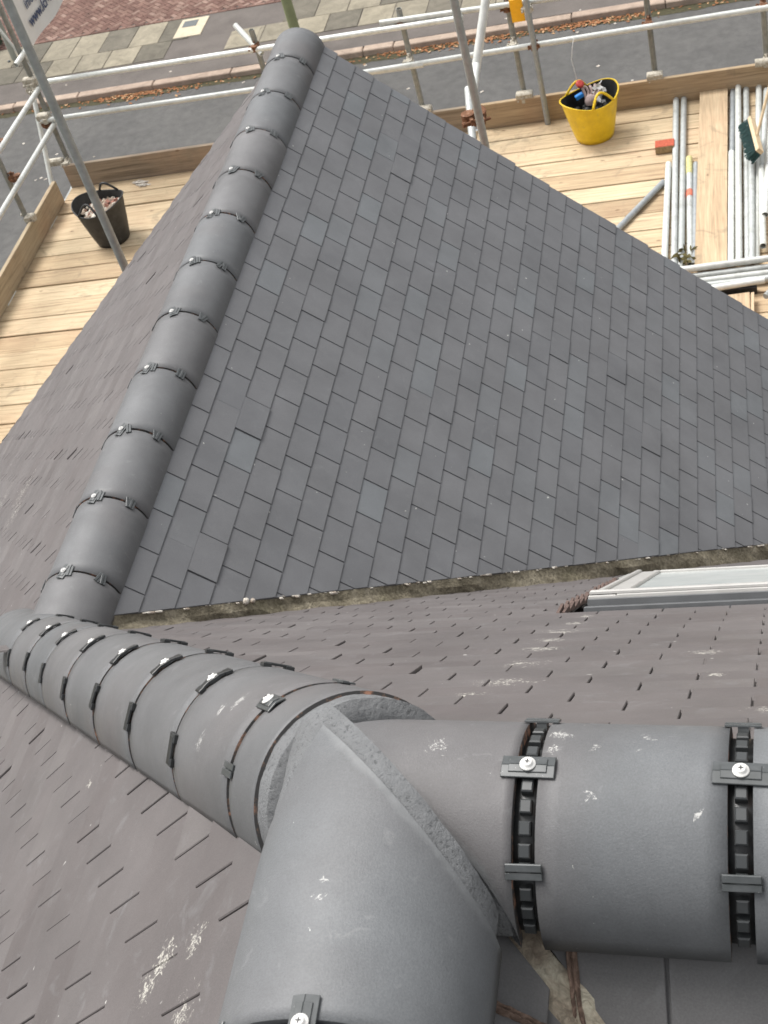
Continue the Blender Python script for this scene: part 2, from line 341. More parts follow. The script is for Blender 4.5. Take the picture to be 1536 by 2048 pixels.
def m_flag(name, cs):
    k = NM(name, .9, .2); t = k.math('FRACT', k.math('ADD', k.attr('tone'), k.rand()))
    b = k.ramp(t, cs); b = k.mix(1.0, b, k.ramp(k.noise(3.2, 6, .75, dist=.6), [(.3, .68), (.7, 1.2)]), 'MULTIPLY')
    b = k.mix(1.0, b, k.ramp(k.noise(60, 3, .7), [(.3, .88), (.7, 1.1)]), 'MULTIPLY'); k.color(b); k.bump(k.noise(40, 4), .4, .003); return k.m
MFLAG = m_flag('paving_slab_concrete', [(0, (.120, .110, .088)), (.35, (.155, .140, .112)), (.65, (.225, .202, .155)), (1, (.275, .245, .185))])
MKERB = m_flag('pink_granite_kerb', [(0, (.32, .245, .195)), (.5, (.37, .29, .23)), (1, (.40, .315, .25))])
MPAV = m_flag('red_block_paver', [(0, (.130, .074, .060)), (.4, (.165, .096, .078)), (.8, (.20, .125, .100)), (1, (.27, .185, .15))])
MPALE = plain('pale_concrete_cover', (.48, .42, .31), .85, .1, 10)
MDIRT = plain('gutter_dirt', (.055, .050, .025), .95, .4, 20)
MIRON = plain('iron_cover', (.09, .10, .10), .6, .2, 30)
MWALL = None
k = NM('brick_wall', .9, .2); bt = k.n('ShaderNodeTexBrick'); bt.inputs['Scale'].default_value = 4.4; bt.inputs['Color1'].default_value = (.26, .12, .08, 1); bt.inputs['Color2'].default_value = (.34, .17, .11, 1); bt.inputs['Mortar'].default_value = (.4, .37, .32, 1)
mp = k.n('ShaderNodeMapping'); mp.inputs['Rotation'].default_value = (math.radians(90), 0, 0); k.t.links.new(k.geo, mp.inputs[0]); k.t.links.new(mp.outputs[0], bt.inputs['Vector']); k.color(bt.outputs['Color']); MWALL = k.m
MBAN = plain('white_banner_vinyl', (.72, .71, .68), .45, .04, 6)
MINK = plain('dark_blue_print', (.05, .07, .14), .5, .1); MINKR = plain('red_print', (.65, .05, .03), .5, .1)

# ------------------------------------------------------------------ ground and street
ZR, ZP = -8.3, -8.2
def sheet(name, x0, x1, y0, y1, z, mat, kind='structure', parent=None):
    b = MB(); b.add([(x0, y0, z), (x1, y0, z), (x1, y1, z), (x0, y1, z)], [(0, 1, 2, 3)]); o = b.obj(name, mat, parent)
    if kind: o['kind'] = kind
    return o
k = NM('garden_earth', .95, .1); k.color(k.ramp(k.noise(1.2, 5), [(.3, (.06, .055, .04)), (.7, (.11, .10, .075))])); MEARTH = k.m
sheet('ground', -260, 260, -260, 260, ZR - .03, MEARTH)
sheet('road', -120, 120, 9.6, 20.86, ZR, MASP)
b = MB(); b.box((0, 25.6, ZP - .06), 240, 9.1, .10); pav = b.obj('pavement', MASP2); pav['kind'] = 'structure'
b = MB(); b.box((0, 21.4, ZP - .053), 240, .7, .114); fs = b.obj('footway', MASP2); fs['kind'] = 'structure'
# gutter dirt band, ragged
b = MB(); xs = np.arange(-15, 4, .12); top = []; bot = []
for i, x in enumerate(xs): top.append((x, 20.855, ZR + .004)); bot.append((x, 20.70 - .05 * rnd.random() - (.08 * max(0, math.sin(x * 1.3 + 1))), ZR + .004))
n = len(xs); b.add(top + bot, [(i, i + 1, n + i + 1, n + i) for i in range(n - 1)]); gd = b.obj('gutter_dirt', MDIRT); tag(gd, kind='stuff')
# kerb stones
kerb = empty('kerb', (0, 20.95, ZR)); kerb['kind'] = 'structure'
kx = [-17.0, -15.6, -14.2, -13.0, -11.68, -10.31, -8.75, -7.18, -5.6, -4.64, -4.07, -2.5, -.89, .7, 2.2, 3.7]
for i in range(len(kx) - 1):
    b = MB(); a_, c_ = kx[i] + .008, kx[i + 1] - .008
    b.box(((a_ + c_) / 2, 20.955 + rnd.uniform(-.012, .012), ZR + .047 + rnd.uniform(-.004, .004)), c_ - a_, .20, .115, bev=.014, tone=rnd.random()); b.obj('kerb_stone', MKERB, kerb)
# paving slabs
def slab(x0, x1, y0, y1, tone, mat=MFLAG, nm='paving_slab', dz=0):
    b = MB(); b.box(((x0 + x1) / 2, (y0 + y1) / 2, ZP - .02 + dz + rnd.uniform(-.003, .003)), x1 - x0 - .014, y1 - y0 - .014, .045, bev=.006, tone=tone, R=None); return b.obj(nm, mat, pav)
x = -15.96
while x < 1.5:
    if not (-8.85 < x < -7.7): slab(x, x + .65, 21.92, 22.64, rnd.random())
    x += .65
x = -15.64
while x < 1.5:
    if not (-8.9 < x < -7.05): slab(x, x + .65, 22.64, 23.56, rnd.random())
    x += .65
# pale concrete surround with its iron cover
mh = slab(-8.84, -8.24, 22.70, 23.50, .5, MPALE, 'inspection_cover', .003); b = MB(); b.box((-8.60, 23.26, ZP + .007), .30, .26, .008); link('lid', b.mesh('lid', (MIRON,)), mh)
slab(-7.56, -6.94, 21.86, 22.60, .9, MFLAG, 'paving_slab', .004)
# brick pavers laid herringbone at 45 degrees
pv = []
L_, Wd = .2, .1
c45 = math.cos(math.radians(45))
for i in range(-75, 75):
    for j in range(-75, 75):
        # 45-degree herringbone lattice: pairs of bricks
        for kk in (0, 1):
            if kk == 0: cx, cy, sx, sy = (i * .1 + j * .2) , (i * .1 - j * .2), .2, .1
            else: cx, cy, sx, sy = (i * .1 + j * .2) - .05 , (i * .1 - j * .2) + .15, .1, .2
            wx = -9.8 + (cx - cy) * c45; wy = 25.4 + (cx + cy) * c45
            if -14.2 < wx < -6.0 and 23.70 < wy < 26.6: pv.append((wx, wy, sx, sy))
pvb = []
for (wx, wy, sx, sy) in pv: pvb.append(((wx, wy), sx, sy, math.radians(45)))
for x in np.arange(-14.2, -6, .2): pvb.append(((x, 23.63), .2, .1, 0))
def cam_xy(p):
    q = Vector(p) - CP; z = q.dot(FW)
    return (768 + FPX * q.dot(RW) / z, 1024 + FPX * q.dot(DW) / z, z)
vis = []
for it in pvb:
    X, Y, Z = cam_xy((it[0][0], it[0][1], ZP)); ok = 10 < X < 1500 and 2 < Y < 900
    vis.append((0 if ok else 1, Z, it))
vis.sort(key=lambda q: (q[0], q[1])); rest = MB()
pm = {}
for idx, (o_, z_, (c_, sx, sy, a_)) in enumerate(vis):
    ax = (Vector((math.cos(a_), math.sin(a_), 0)), Vector((-math.sin(a_), math.cos(a_), 0)), Vector((0, 0, 1)))
    if idx < 300 and o_ == 0:
        key = (sx, sy, a_, idx % 6)
        if key not in pm: b = MB(); b.box((0, 0, 0), sx - .007, sy - .007, .04, R=ax, bev=.005, tone=rnd.random()); pm[key] = b.mesh('block_paver', (MPAV,))
        link('block_paver', pm[key], pav, loc=(c_[0], c_[1], ZP - .018 + rnd.uniform(-.002, .003)))
    else: rest.box((c_[0], c_[1], ZP - .018), sx - .007, sy - .007, .04, R=ax, bev=.005, tone=rnd.random())
o = rest.obj('block_paver', MPAV, pav); o['kind'] = 'stuff'
# dead leaves along the gutter
def leaves(n, gen, mat, name, lab, cat):
    b = MB()
    for _ in range(n):
        x, y, z = gen(); s = rnd.uniform(.018, .045); a = rnd.uniform(0, 6.28); t1 = rnd.uniform(-.5, .5)
        u = Vector((math.cos(a), math.sin(a), t1 * .4)) * s; w = Vector((-math.sin(a), math.cos(a), -t1 * .5)) * s * .6; c = Vector((x, y, z + rnd.uniform(.004, .02)))
        b.add([c - u, c - w * .9 + u * .1, c + u, c + w], [(0, 1, 2, 3)])
    o = b.obj(name, mat); return tag(o, kind='stuff')
def gl():
    while 1:
        x = rnd.uniform(-15, 4)
        dens = .06 + .9 * math.exp(-((x + 9.0) / .7) ** 2) + .8 * math.exp(-((x + .6) / .9) ** 2) + .5 * math.exp(-((x + 2.6) / .8) ** 2) + .35 * math.exp(-((x + 4) / .8) ** 2)
        if rnd.random() < dens: break
    return x, 20.84 - abs(rnd.gauss(0, .11)), ZR + .004
leaves(800, gl, MLEAFS, 'leaf_litter', '', ''); leaves(200, gl, MLEAF2, 'leaf_litter', '', '')
def gp(): return rnd.uniform(-14, 3), rnd.uniform(18, 23), ZR + .105
b = MB()
for _ in range(46):
    x, y, z = gp(); z = ZP + .005 if y > 21 else ZR + .004; b.box((x, y, z), rnd.uniform(.03, .07), rnd.uniform(.02, .05), .006, R=(Vector((.8, .6, 0)), Vector((-.6, .8, 0)), Vector((0, 0, 1))))
tag(b.obj('litter', MCRUMB), kind='stuff')
# lamp posts
b = MB(); b.tube((-5.93, 21.45, ZP), (-5.93, 21.45, -1.2), .095, 24, r2=.085); o = b.obj('street_lamp', MOLIVE); tag(o, 'olive green steel lamp post rising behind the far end of the ridge', 'lamp post')
t = empty('sign_post', (-12.42, 23.0, ZP), label='two-stage grey green post on the paving beside the red brick paving', cat='post')
b = MB(); b.tube((-12.42, 23.0, ZP), (-12.42, 23.0, ZP + .95), .062, 20); b.obj('lower_shaft', MLAMPG, t)
b = MB(); b.tube((-12.42, 23.0, ZP + .95), (-12.42, 23.0, -2.2), .092, 20); b.obj('upper_shaft', MLAMPG, t)
b = MB(); b.lathe((-12.42, 23.0, ZP + .90), (0, 0, 1), [(.062, 0), (.10, .02), (.10, .09), (.092, .11)], 20); b.obj('collar', MLAMPG, t)
b = MB()
for a in range(4): b.lathe((-12.42 + .13 * math.cos(a * 1.57 + .6), 23.0 + .13 * math.sin(a * 1.57 + .6), ZP + .004), (0, 0, 1), [(.03, 0), (.03, .02), (.018, .03)], 8)
b.obj('base_bolts', MIRON, t)
# low shrub behind the post
t = empty('shrub', (-13.25, 23.8, ZP), label='small dark evergreen shrub at the edge of the red brick paving', cat='shrub')
b = MB()
for _ in range(420):
    a = rnd.uniform(0, 6.28); rr = rnd.random() ** .5 * .33; c = Vector((-13.25 + rr * math.cos(a), 23.8 + rr * math.sin(a), ZP + .06 + rnd.random() * .34 * (1 - rr)))
    u = Vector((rnd.uniform(-1, 1), rnd.uniform(-1, 1), rnd.uniform(-.2, 1))).normalized() * .05; w = u.orthogonal().normalized() * .02
    b.add([c - u, c + w, c + u, c - w], [(0, 1, 2, 3)])
b.obj('foliage', MSHR, t); b = MB(); b.tube((-13.25, 23.8, ZP), (-13.25, 23.8, ZP + .2), .015, 6); b.obj('stem', MBRN, t)

# ------------------------------------------------------------------ the house
house = empty('house', (0, 0, -8.3), label='house with steep grey plain tile roof, round ridge tiles and a roof window', cat='house')
def tiles_clip(poly, a, b_, c):
    """keep a*u+b*v+c >= 0"""
    out = []
    for i in range(len(poly)):
        p, q = poly[i], poly[(i + 1) % len(poly)]
        fp = a * p[0] + b_ * p[1] + c; fq = a * q[0] + b_ * q[1] + c
        if fp >= 0: out.append(p)
        if (fp >= 0) != (fq >= 0):
            s_ = fp / (fp - fq); out.append((p[0] + (q[0] - p[0]) * s_, p[1] + (q[1] - p[1]) * s_))
    return out
def tile_solid(poly, tilt, h0, v_tail, R):
    THK = tilt * .1 + .0015
    """poly in (u,v); returns verts (3D) with top surface height; R=(O,U,V,N)"""
    O, U, V, N = R
    cu = sum(p[0] for p in poly) / len(poly); cv = sum(p[1] for p in poly) / len(poly)
    H = lambda p: h0 - tilt * (v_tail - p[1])
    n = len(poly); vs = []; e = .0016
    for p in poly: vs.append(O + U * p[0] + V * p[1] + N * (H(p) - THK))
    for p in poly: vs.append(O + U * p[0] + V * p[1] + N * (H(p) - e * .8))
    for p in poly:
        d = Vector((p[0] - cu, p[1] - cv)); l = d.length or 1; q = (p[0] - d.x / l * e * 1.3, p[1] - d.y / l * e * 1.3)
        vs.append(O + U * q[0] + V * q[1] + N * H(p))
    fs = [tuple(range(2 * n, 3 * n)), tuple(range(n - 1, -1, -1))]
    for l in (0, n):
        for i in range(n): fs.append((l + i, l + (i + 1) % n, l + n + (i + 1) % n, l + n + i))
    return vs, fs
all_tiles = []   # (area, slope obj, mat, kind, data)
variants = {}
def slope_tiles(sl, O, U, V, v_tails, off, clips, umin, umax, gap, mat, holes=(), jit=1.0, thk=.0056):
    O = Vector(O); U = Vector(U).normalized(); V = Vector(V).normalized(); N = U.cross(V)
    if N.z < 0: N = -N
    for k_, vt in v_tails:
        o_ = off(k_)
        i0 = math.floor((umin - o_) / TW) - 1; i1 = math.ceil((umax - o_) / TW) + 1
        rowj = rnd.uniform(-.0015, .0015) * jit
        for i in range(i0, i1):
            a_ = o_ + i * TW + gap / 2; b_ = o_ + (i + 1) * TW - gap / 2
            if b_ < umin or a_ > umax: continue
            vj = vt + rowj + rnd.gauss(0, .0008) * jit; lift = min(abs(rnd.gauss(0, .0007)), .3 * thk) * jit
            if rnd.random() < .05 * jit: lift += rnd.uniform(.3, .8) * thk
            poly = [(a_, vj - .265), (b_, vj - .265), (b_, vj), (a_, vj)]
            cu, cv = (a_ + b_) / 2, vj - .05
            cut = False; dead = False
            for c in clips:
                A, B, Cc = c(cu, cv)
                if min(A * p[0] + B * p[1] + Cc for p in poly) < 0:
                    poly = tiles_clip(poly, A, B, Cc); cut = True
                    if len(poly) < 3: dead = True; break
            if dead: continue
            for (u0, u1, w0, w1) in holes:
                if not poly: break
                pu = [p[0] for p in poly]; pvv = [p[1] for p in poly]
                if max(pu) > u0 and min(pu) < u1 and max(pvv) > w0 and min(pvv) < w1:
                    cut = True
                    if cu < u0: poly = tiles_clip(poly, -1, 0, u0)
                    elif cu > u1: poly = tiles_clip(poly, 1, 0, -u1)
                    elif cv < w0 + .02: poly = tiles_clip(poly, 0, -1, w0)
                    elif cv > w1 + .05: poly = tiles_clip(poly, 0, 1, -w1)
                    else: poly = []
            if len(poly) < 3: continue
            ar = abs(sum(poly[j][0] * poly[(j + 1) % len(poly)][1] - poly[(j + 1) % len(poly)][0] * poly[j][1] for j in range(len(poly)))) / 2
            if ar < 4e-4: continue
            # exposed part as the camera sees it
            ex = tiles_clip(poly, 0, 1, -(vj - .1))
            px = []
            for p in ex:
                P = O + U * p[0] + V * p[1]; px.append(cam_xy(P))
            area = 0
            if ex and all(-20 < q[0] < 1556 and -20 < q[1] < 2068 and q[2] > 0 for q in px) and (CP - (O + U * cu + V * cv)).dot(N) > 0:
                area = abs(sum(px[j][0] * px[(j + 1) % len(px)][1] - px[(j + 1) % len(px)][0] * px[j][1] for j in range(len(px)))) / 2
            all_tiles.append([area, sl, mat, (poly, thk / .1, .0062 + lift, vj, (O, U, V, N), cut, (cu, cv))])
slopes = {}
def deck_poly(name, O, U, V, poly, lab=None):
    """the boarded and felted surface under the tiles"""
    O = Vector(O); U = Vector(U).normalized(); V = Vector(V).normalized(); N = U.cross(V)
    if N.z < 0: N = -N
    b = MB(); n = len(poly); vs = [O + U * p[0] + V * p[1] - N * .028 for p in poly] + [O + U * p[0] + V * p[1] - N * .09 for p in poly]
    b.add(vs, [tuple(range(n)), tuple(range(2 * n - 1, n - 1, -1))] + [(i, (i + 1) % n, n + (i + 1) % n, n + i) for i in range(n)])
    o = b.obj(name, MFELT, house)
    if lab: o['label'] = lab
    return o
VE = 4.25 # eaves distance down the slope
sG = deck_poly('roof_slope', (0, 0, 0), (0, 1, 0), (CT, 0, -ST), [(YJ + .03, 0), (YV - .05, 0), (YV - .05, VE), (YJ + VE * CT + .03, VE)], 'regular slate grey tiled slope of the front gable')
sW = deck_poly('roof_slope', (0, 0, ZW), (0, 1, 0), (-CW, 0, -SW), [(-6, -1.98), (-1.30, -1.98), (YJ - .1, 0), (-6, 0)], 'brownish tiled slope on the left, seen along its surface')
sW2 = deck_poly('roof_slope', (0, 0, ZW), (0, 1, 0), (-CL, 0, -SL), [(-6, 0), (YV - .05, 0), (YV - .05, VE), (-6, VE)], 'lower part of the brownish left slope, running out over the platform')
sF = deck_poly('roof_slope', (0, YF, 0), (1, 0, 0), (0, CF, -SF), [(1.50, -1.482 / CF), (5, -1.482 / CF), (5, 5 / CF), (0, 0)], 'brownish tiled slope behind the main ridge, holding the roof window')
sK = deck_poly('roof_slope', (0, -1.30, 1.43), (1, 0, 0), (0, -CT, -ST), [(1.632, 0), (5, 0), (5, 3.368 / CT)], 'coarse grey tiles under the nearest ridge')
sE = deck_poly('roof_slope', (1.6, 0, 1.46), (0, 1, 0), (CT, 0, -ST), [(-1.268, 0), (-6, 0), (-6, 4.732 / CT)])
# G: front gable, right-hand slope
slope_tiles(sG, (0, 0, 0), (0, 1, 0), (CT, 0, -ST), [(k_, .2363 + .1008 * (k_ - 1)) for k_ in range(1, 42)],
            lambda k_: .072 - .0013 * k_ + (TW / 2 if k_ % 2 else 0),
            [lambda u, v: (-1, 0, YV + .004 + .011 * math.sin(v * 31.4 + 1.0) * (.6 + .4 * math.sin(v * 7.3))), lambda u, v: (1, -CT, -YJ - .004), lambda u, v: (0, 1, -.03)], YJ, YV, .0044, MT_G, jit=.7, thk=.0036)
# W: the long left-hand slope
def w_clip(u, v):
    if u > YJ: return (0, 1, -.03)
    if u > -1.3: return (-1, CW, YJ - .07)
    return (0, 1, 2.06)
slope_tiles(sW, (0, 0, ZW), (0, 1, 0), (-CW, 0, -SW), [(k_, -1.815 + .108 * k_) for k_ in range(-4, 18)],
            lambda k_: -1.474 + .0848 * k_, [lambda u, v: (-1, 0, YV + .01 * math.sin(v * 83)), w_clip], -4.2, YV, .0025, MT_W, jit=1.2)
slope_tiles(sW2, (0, 0, ZW), (0, 1, 0), (-CL, 0, -SL), [(k_, -1.815 + .108 * k_) for k_ in range(18, 60) if -1.815 + .108 * k_ < VE],
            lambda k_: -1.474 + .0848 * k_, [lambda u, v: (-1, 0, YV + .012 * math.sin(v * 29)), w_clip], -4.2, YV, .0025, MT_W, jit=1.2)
# F: street-side slope with the roof window
VW0, VW1 = (.275 - YF) / CF, (1.19 - YF) / CF
slope_tiles(sF, (0, YF, 0), (1, 0, 0), (0, CF, -SF), [(k_, (-1.020 - YF) / CF + .1 * (k_ + 1)) for k_ in range(-3, 62)],
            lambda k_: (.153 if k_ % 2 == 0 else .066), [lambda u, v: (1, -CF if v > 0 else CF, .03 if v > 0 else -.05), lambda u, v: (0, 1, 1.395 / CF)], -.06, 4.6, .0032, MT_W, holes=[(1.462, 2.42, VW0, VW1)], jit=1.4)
# K: slope under the nearest ridge ; E: its neighbour across the small valley
slope_tiles(sK, (0, -1.30, 1.43), (1, 0, 0), (0, -CT, -ST), [(k_, .125 + .2 * 0 + .22 + .1 * k_) for k_ in range(-2, 22)],
            lambda k_: 1.976 + (TW / 2 if k_ % 2 else 0) , [lambda u, v: (1, -CT, -1.632 - .022), lambda u, v: (0, 1, -.02)], 1.6, 4.6, .0035, MT_K)
slope_tiles(sE, (1.6, 0, 1.46), (0, 1, 0), (CT, 0, -ST), [(k_, .235 + .1 * k_) for k_ in range(0, 30)],
            lambda k_: -1.500 + (TW / 2 if k_ % 2 else 0) , [lambda u, v: (-1, -CT, -1.268 - .022), lambda u, v: (0, 1, -.02)], -4.2, -1.3, .0035, MT_K)
all_tiles.sort(key=lambda q: -q[0])
rests = {}
for idx, (area, sl, mat, (poly, tilt, h0, vj, R, cut, (cu, cv))) in enumerate(all_tiles):
    O, U, V, N = R
    if idx < 300:
        if cut:
            b = MB(); vs, fs_ = tile_solid(poly, tilt, h0, vj, R); c0 = O + U * cu + V * cv
            b.add([v_ - c0 for v_ in vs], fs_, rnd.random()); link('roof_tile', b.mesh('roof_tile', (mat,)), sl, loc=c0)
        else:
            key = (sl.name, idx % 10)
            if key not in variants:
                b = MB(); w_ = poly[1][0] - poly[0][0]; R0 = (Vector((0, 0, 0)), U, V, N)
                vs, fs_ = tile_solid([(-w_ / 2, -.265), (w_ / 2, -.265), (w_ / 2, 0), (-w_ / 2, 0)], tilt, 0, 0, R0); b.add(vs, fs_, rnd.random()); variants[key] = b.mesh('roof_tile', (mat,))
            c0 = O + U * cu + V * vj + N * h0
            link('roof_tile', variants[key], sl, loc=c0)
    else:
        if sl.name not in rests: rests[sl.name] = (MB(), sl, mat)
        vs, fs_ = tile_solid(poly, tilt, h0, vj, R); rests[sl.name][0].add(vs, fs_, rnd.random())
for nm, (b, sl, mat) in rests.items():
    o = b.obj('roof_tile', mat, sl); o['kind'] = 'stuff'
# walls below the roof (gable walls and eaves walls)
b = MB()
pts = [(-2.9, -8.3), (2.9, -8.3), (2.9, -2.95), (0, -.14), (-2.9, -2.95)]
vs = [(x, 3.62, z) for x, z in pts] + [(x, 3.84, z) for x, z in pts]; n = 5
b.add(vs, [tuple(range(4, -1, -1)), tuple(range(5, 10))] + [(i, (i + 1) % n, n + (i + 1) % n, n + i) for i in range(n)]); b.obj('wall', MWALL, house)
for x in (-2.9, 2.9):
    b = MB(); b.box((x, -.5 if x < 0 else 3.2, -5.7), .22, 8.2 if x < 0 else .8, 5.1); b.obj('wall', MWALL, house)

# ---- mortar strip along the front valley
b = MB(); nn = 150; r1 = []; r2 = []; r3 = []; r4 = []
for i in range(nn + 1):
    s_ = i / nn * 3.4 - .02
    x = s_; y = YJ + s_
    j1 = .006 * math.sin(s_ * 23) + rnd.uniform(-.004, .004); j2 = .01 * math.sin(s_ * 11 + 1) + rnd.uniform(-.004, .004)
    dd = Vector((1, -1, 0)).normalized()
    top = Vector((x, y, -x * T)) + dd * (-.004 + j1 * .5) + Vector((0, 0, .004)); mid = Vector((x, y, -x * T - .022)) + dd * (.014 + j1)
    bx = Vector((x, y, 0)) + dd * (.034 + j2); low = Vector((bx.x, bx.y, -(bx.y - YF) * TF + .006))
    back = Vector((x, y, -x * T - .05)) - dd * .03
    r1.append(back); r2.append(top); r3.append(mid); r4.append(low)
vs = r1 + r2 + r3 + r4; m_ = nn + 1
b.add(vs, [(l * m_ + i, l * m_ + i + 1, (l + 1) * m_ + i + 1, (l + 1) * m_ + i) for l in range(3) for i in range(nn)], smooth=False)
b.obj('valley_mortar', MVAL, house)
b = MB()
for i in range(170):
    s_ = rnd.random() * 2.6; x = s_; y = YJ + s_; r_ = rnd.uniform(.002, .005) * (1.7 if rnd.random() < .05 else 1); q = Vector((x, y, -x * T + .004)) + Vector((1, -1, 0)).normalized() * rnd.uniform(-.008, .006)
    ax = Vector((rnd.uniform(-1, 1), rnd.uniform(-1, 1), rnd.uniform(-1, 1))).normalized(); ay = ax.orthogonal().normalized()
    b.box(q, r_ * 2.2 * rnd.uniform(1, 2.5), r_ * 1.4, r_ * 1.2, R=(Vector((1, 1, -T)).normalized(), Vector((1, -1, 0)).normalized(), Vector((0, 0, 1))), bev=r_ * .3)
for (x, s1) in ((.395, .011), (.41, .008)): b.lathe((x, YJ + x, -x * T + .002), (.2, -.3, 1), [(s1, 0), (s1 * 1.15, s1 * .5), (s1 * .7, s1), (s1 * .2, s1 * 1.25)], 8)
o = b.obj('mortar_crumbs', MCRUMB, house); o['kind'] = 'stuff'

# ---- ridge tiles
def frame(d):
    d = Vector(d).normalized(); h = d.cross(Vector((0, 0, 1))).normalized(); up = h.cross(d).normalized(); return d, h, up
def shell(a, b_, r, n=28, m=10, thick=.013, lip=0.0, wob=0.0, a0=0.0, a1=math.pi):
    """half round ridge tile from a to b_, world coords"""
    a = Vector(a); b_ = Vector(b_); d, h, up = frame(b_ - a); vs = []; fs = []
    for ro in (r, r - thick):
        for l in range(m + 1):
            c = a.lerp(b_, l / m)
            for i in range(n + 1):
                A = a0 + (a1 - a0) * i / n
                vs.append(c + h * (ro * math.cos(A)) + up * (ro * math.sin(A)))
            if lip > 0: 
                for (sgn, idx) in ((1, l * (n + 1)), (-1, l * (n + 1) + n)):
                    b0 = (0 if ro == r else (m + 1) * (n + 1)); vs[b0 + idx] = vs[b0 + idx] - up * lip
    base = (m + 1) * (n + 1)
    smooth = []
    for l in range(m):
        for i in range(n):
            q = l * (n + 1) + i
            fs.append((q, q + 1, q + n + 2, q + n + 1)); fs.append((base + q, base + q + n + 1, base + q + n + 2, base + q + 1))
    for i in range(n):   # end faces
        fs.append((i, base + i, base + i + 1, i + 1)); q = m * (n + 1) + i; fs.append((q, q + 1, base + q + 1, base + q))
    for l in range(m):   # bottom faces
        q = l * (n + 1); fs.append((q, q + n + 1, base + q + n + 1, base + q)); q += n; fs.append((q, base + q, base + q + n + 1, q + n + 1))
    return vs, fs
def ridge_tile(a, b_, r, mat=MR, cuts=(), lip=0.0, raw_shaded_ends=False, label=None, name='ridge_tile', a1=math.pi):
    m = 24 if cuts else 8
    vs, fs_ = shell(a, b_, r, 36, m, lip=lip, a1=a1)
    b = MB(); b.add(vs, fs_, rnd.random(), True)
    me = b.mesh('ridge_tile', (mat, MRAW_SHADE))
    ntop = m * 36 * 2
    for p in me.polygons:
        if p.index >= ntop:
            p.use_smooth = False
            if raw_shaded_ends and p.index < ntop + 72: p.material_index = 1
    if cuts:
        bm = bmesh.new(); bm.from_mesh(me)
        for co, no in cuts:
            g = bm.verts[:] + bm.edges[:] + bm.faces[:]
            bmesh.ops.bisect_plane(bm, geom=g, plane_co=Vector(co), plane_no=Vector(no), clear_outer=True)
        bm.to_mesh(me); bm.free()
    o = link(name, me, house)
    if label: o['label'] = label
    return o
# shared small fittings, modelled at the origin: x along the ridge, y tangential, z outward
def m_screw():
    b = MB(); b.lathe((0, 0, 0), (0, 0, 1), [(.0076, 0), (.0086, .0010), (.0083, .0022), (.0052, .0027), (.0052, .0048), (.0044, .0057), (.002, .0060)], 20)
    b.v = b.v
    b.box((0, 0, .0061), .0052, .0012, .0008, mi=1); b.box((0, 0, .0062), .0012, .0052, .0008, mi=1)
    return b.mesh('screw', (MSCR, MSLOT))
def m_sclip():
    b = MB()
    for s_ in (-1, 1): # two plates meeting at a shallow ridge
        ay = Vector((0, math.cos(.22), -s_ * math.sin(.22))); az = Vector((0, s_ * math.sin(.22), math.cos(.22)))
        b.box((0, s_ * .0066, .0022), .056, .0136, .0022, R=(Vector((1, 0, 0)), ay, az), bev=.0006)
        b.box((0, s_ * .0042, .0044), .040, .0085, .0020, R=(Vector((1, 0, 0)), ay, az), bev=.0006)
    b.box((0, 0, -.004), .010, .016, .014)
    return b.mesh('screw_clip', (MCLIP,))
def m_clip():
    b = MB(); b.box((0, -.0045, .0012), .038, .0075, .0024, bev=.0006); b.box((0, .0045, .0020), .038, .0085, .0030, bev=.0009); b.box((0, 0, -.004), .011, .014, .011); return b.mesh('clip', (MCLIP,))
def m_saddle():
    b = MB()
    for s_ in (-1, 1):
        ay = Vector((0, math.cos(.20), -s_ * math.sin(.20))); az = Vector((0, s_ * math.sin(.20), math.cos(.20)))
        b.box((0, s_ * .0125, .0035), .017, .022, .0045, R=(Vector((1, 0, 0)), ay, az), bev=.001)
        b.box((0, s_ * .0235, .0012), .024, .010, .0050, R=(Vector((1, 0, 0)), ay, az), bev=.001)
    b.box((0, 0, .0035), .020, .016, .006, bev=.001)
    return b.mesh('screw_clip', (MBLK,))
def m_saddle2():
    b = MB(); b.box((0, 0, .003), .018, .040, .004, bev=.001); b.box((0, .017, .001), .026, .012, .006, bev=.001); b.box((0, -.017, .001), .026, .012, .006, bev=.001); return b.mesh('clip', (MBLK,))
ME_SC, ME_SCL, ME_CL = m_screw(), m_sclip(), m_clip(); ME_SD, ME_SD2 = m_saddle(), m_saddle2()
def m_ladder(): b = MB(); b.box((0, 0, 0), .0125, .0145, .012, bev=.0014); return b.mesh('vent_block', (MVB,))
ME_LAD = m_ladder()
def place(name, me, parent, pos, d, t, nrm, jit=0):
    o = bpy.data.objects.new(name, me); COL.objects.link(o); o.parent = parent
    off = Vector((0, 0, 0)); p = parent
    while p: off += p.location; p = p.parent
    if jit:
        q = Quaternion(nrm, rnd.uniform(-jit, jit)); d = q @ d; t = q @ t
    mt = Matrix.Identity(3)
    for i in range(3): mt[i][0] = d[i]; mt[i][1] = t[i]; mt[i][2] = nrm[i]
    o.rotation_euler = mt.to_euler(); o.location = pos - off
    return o
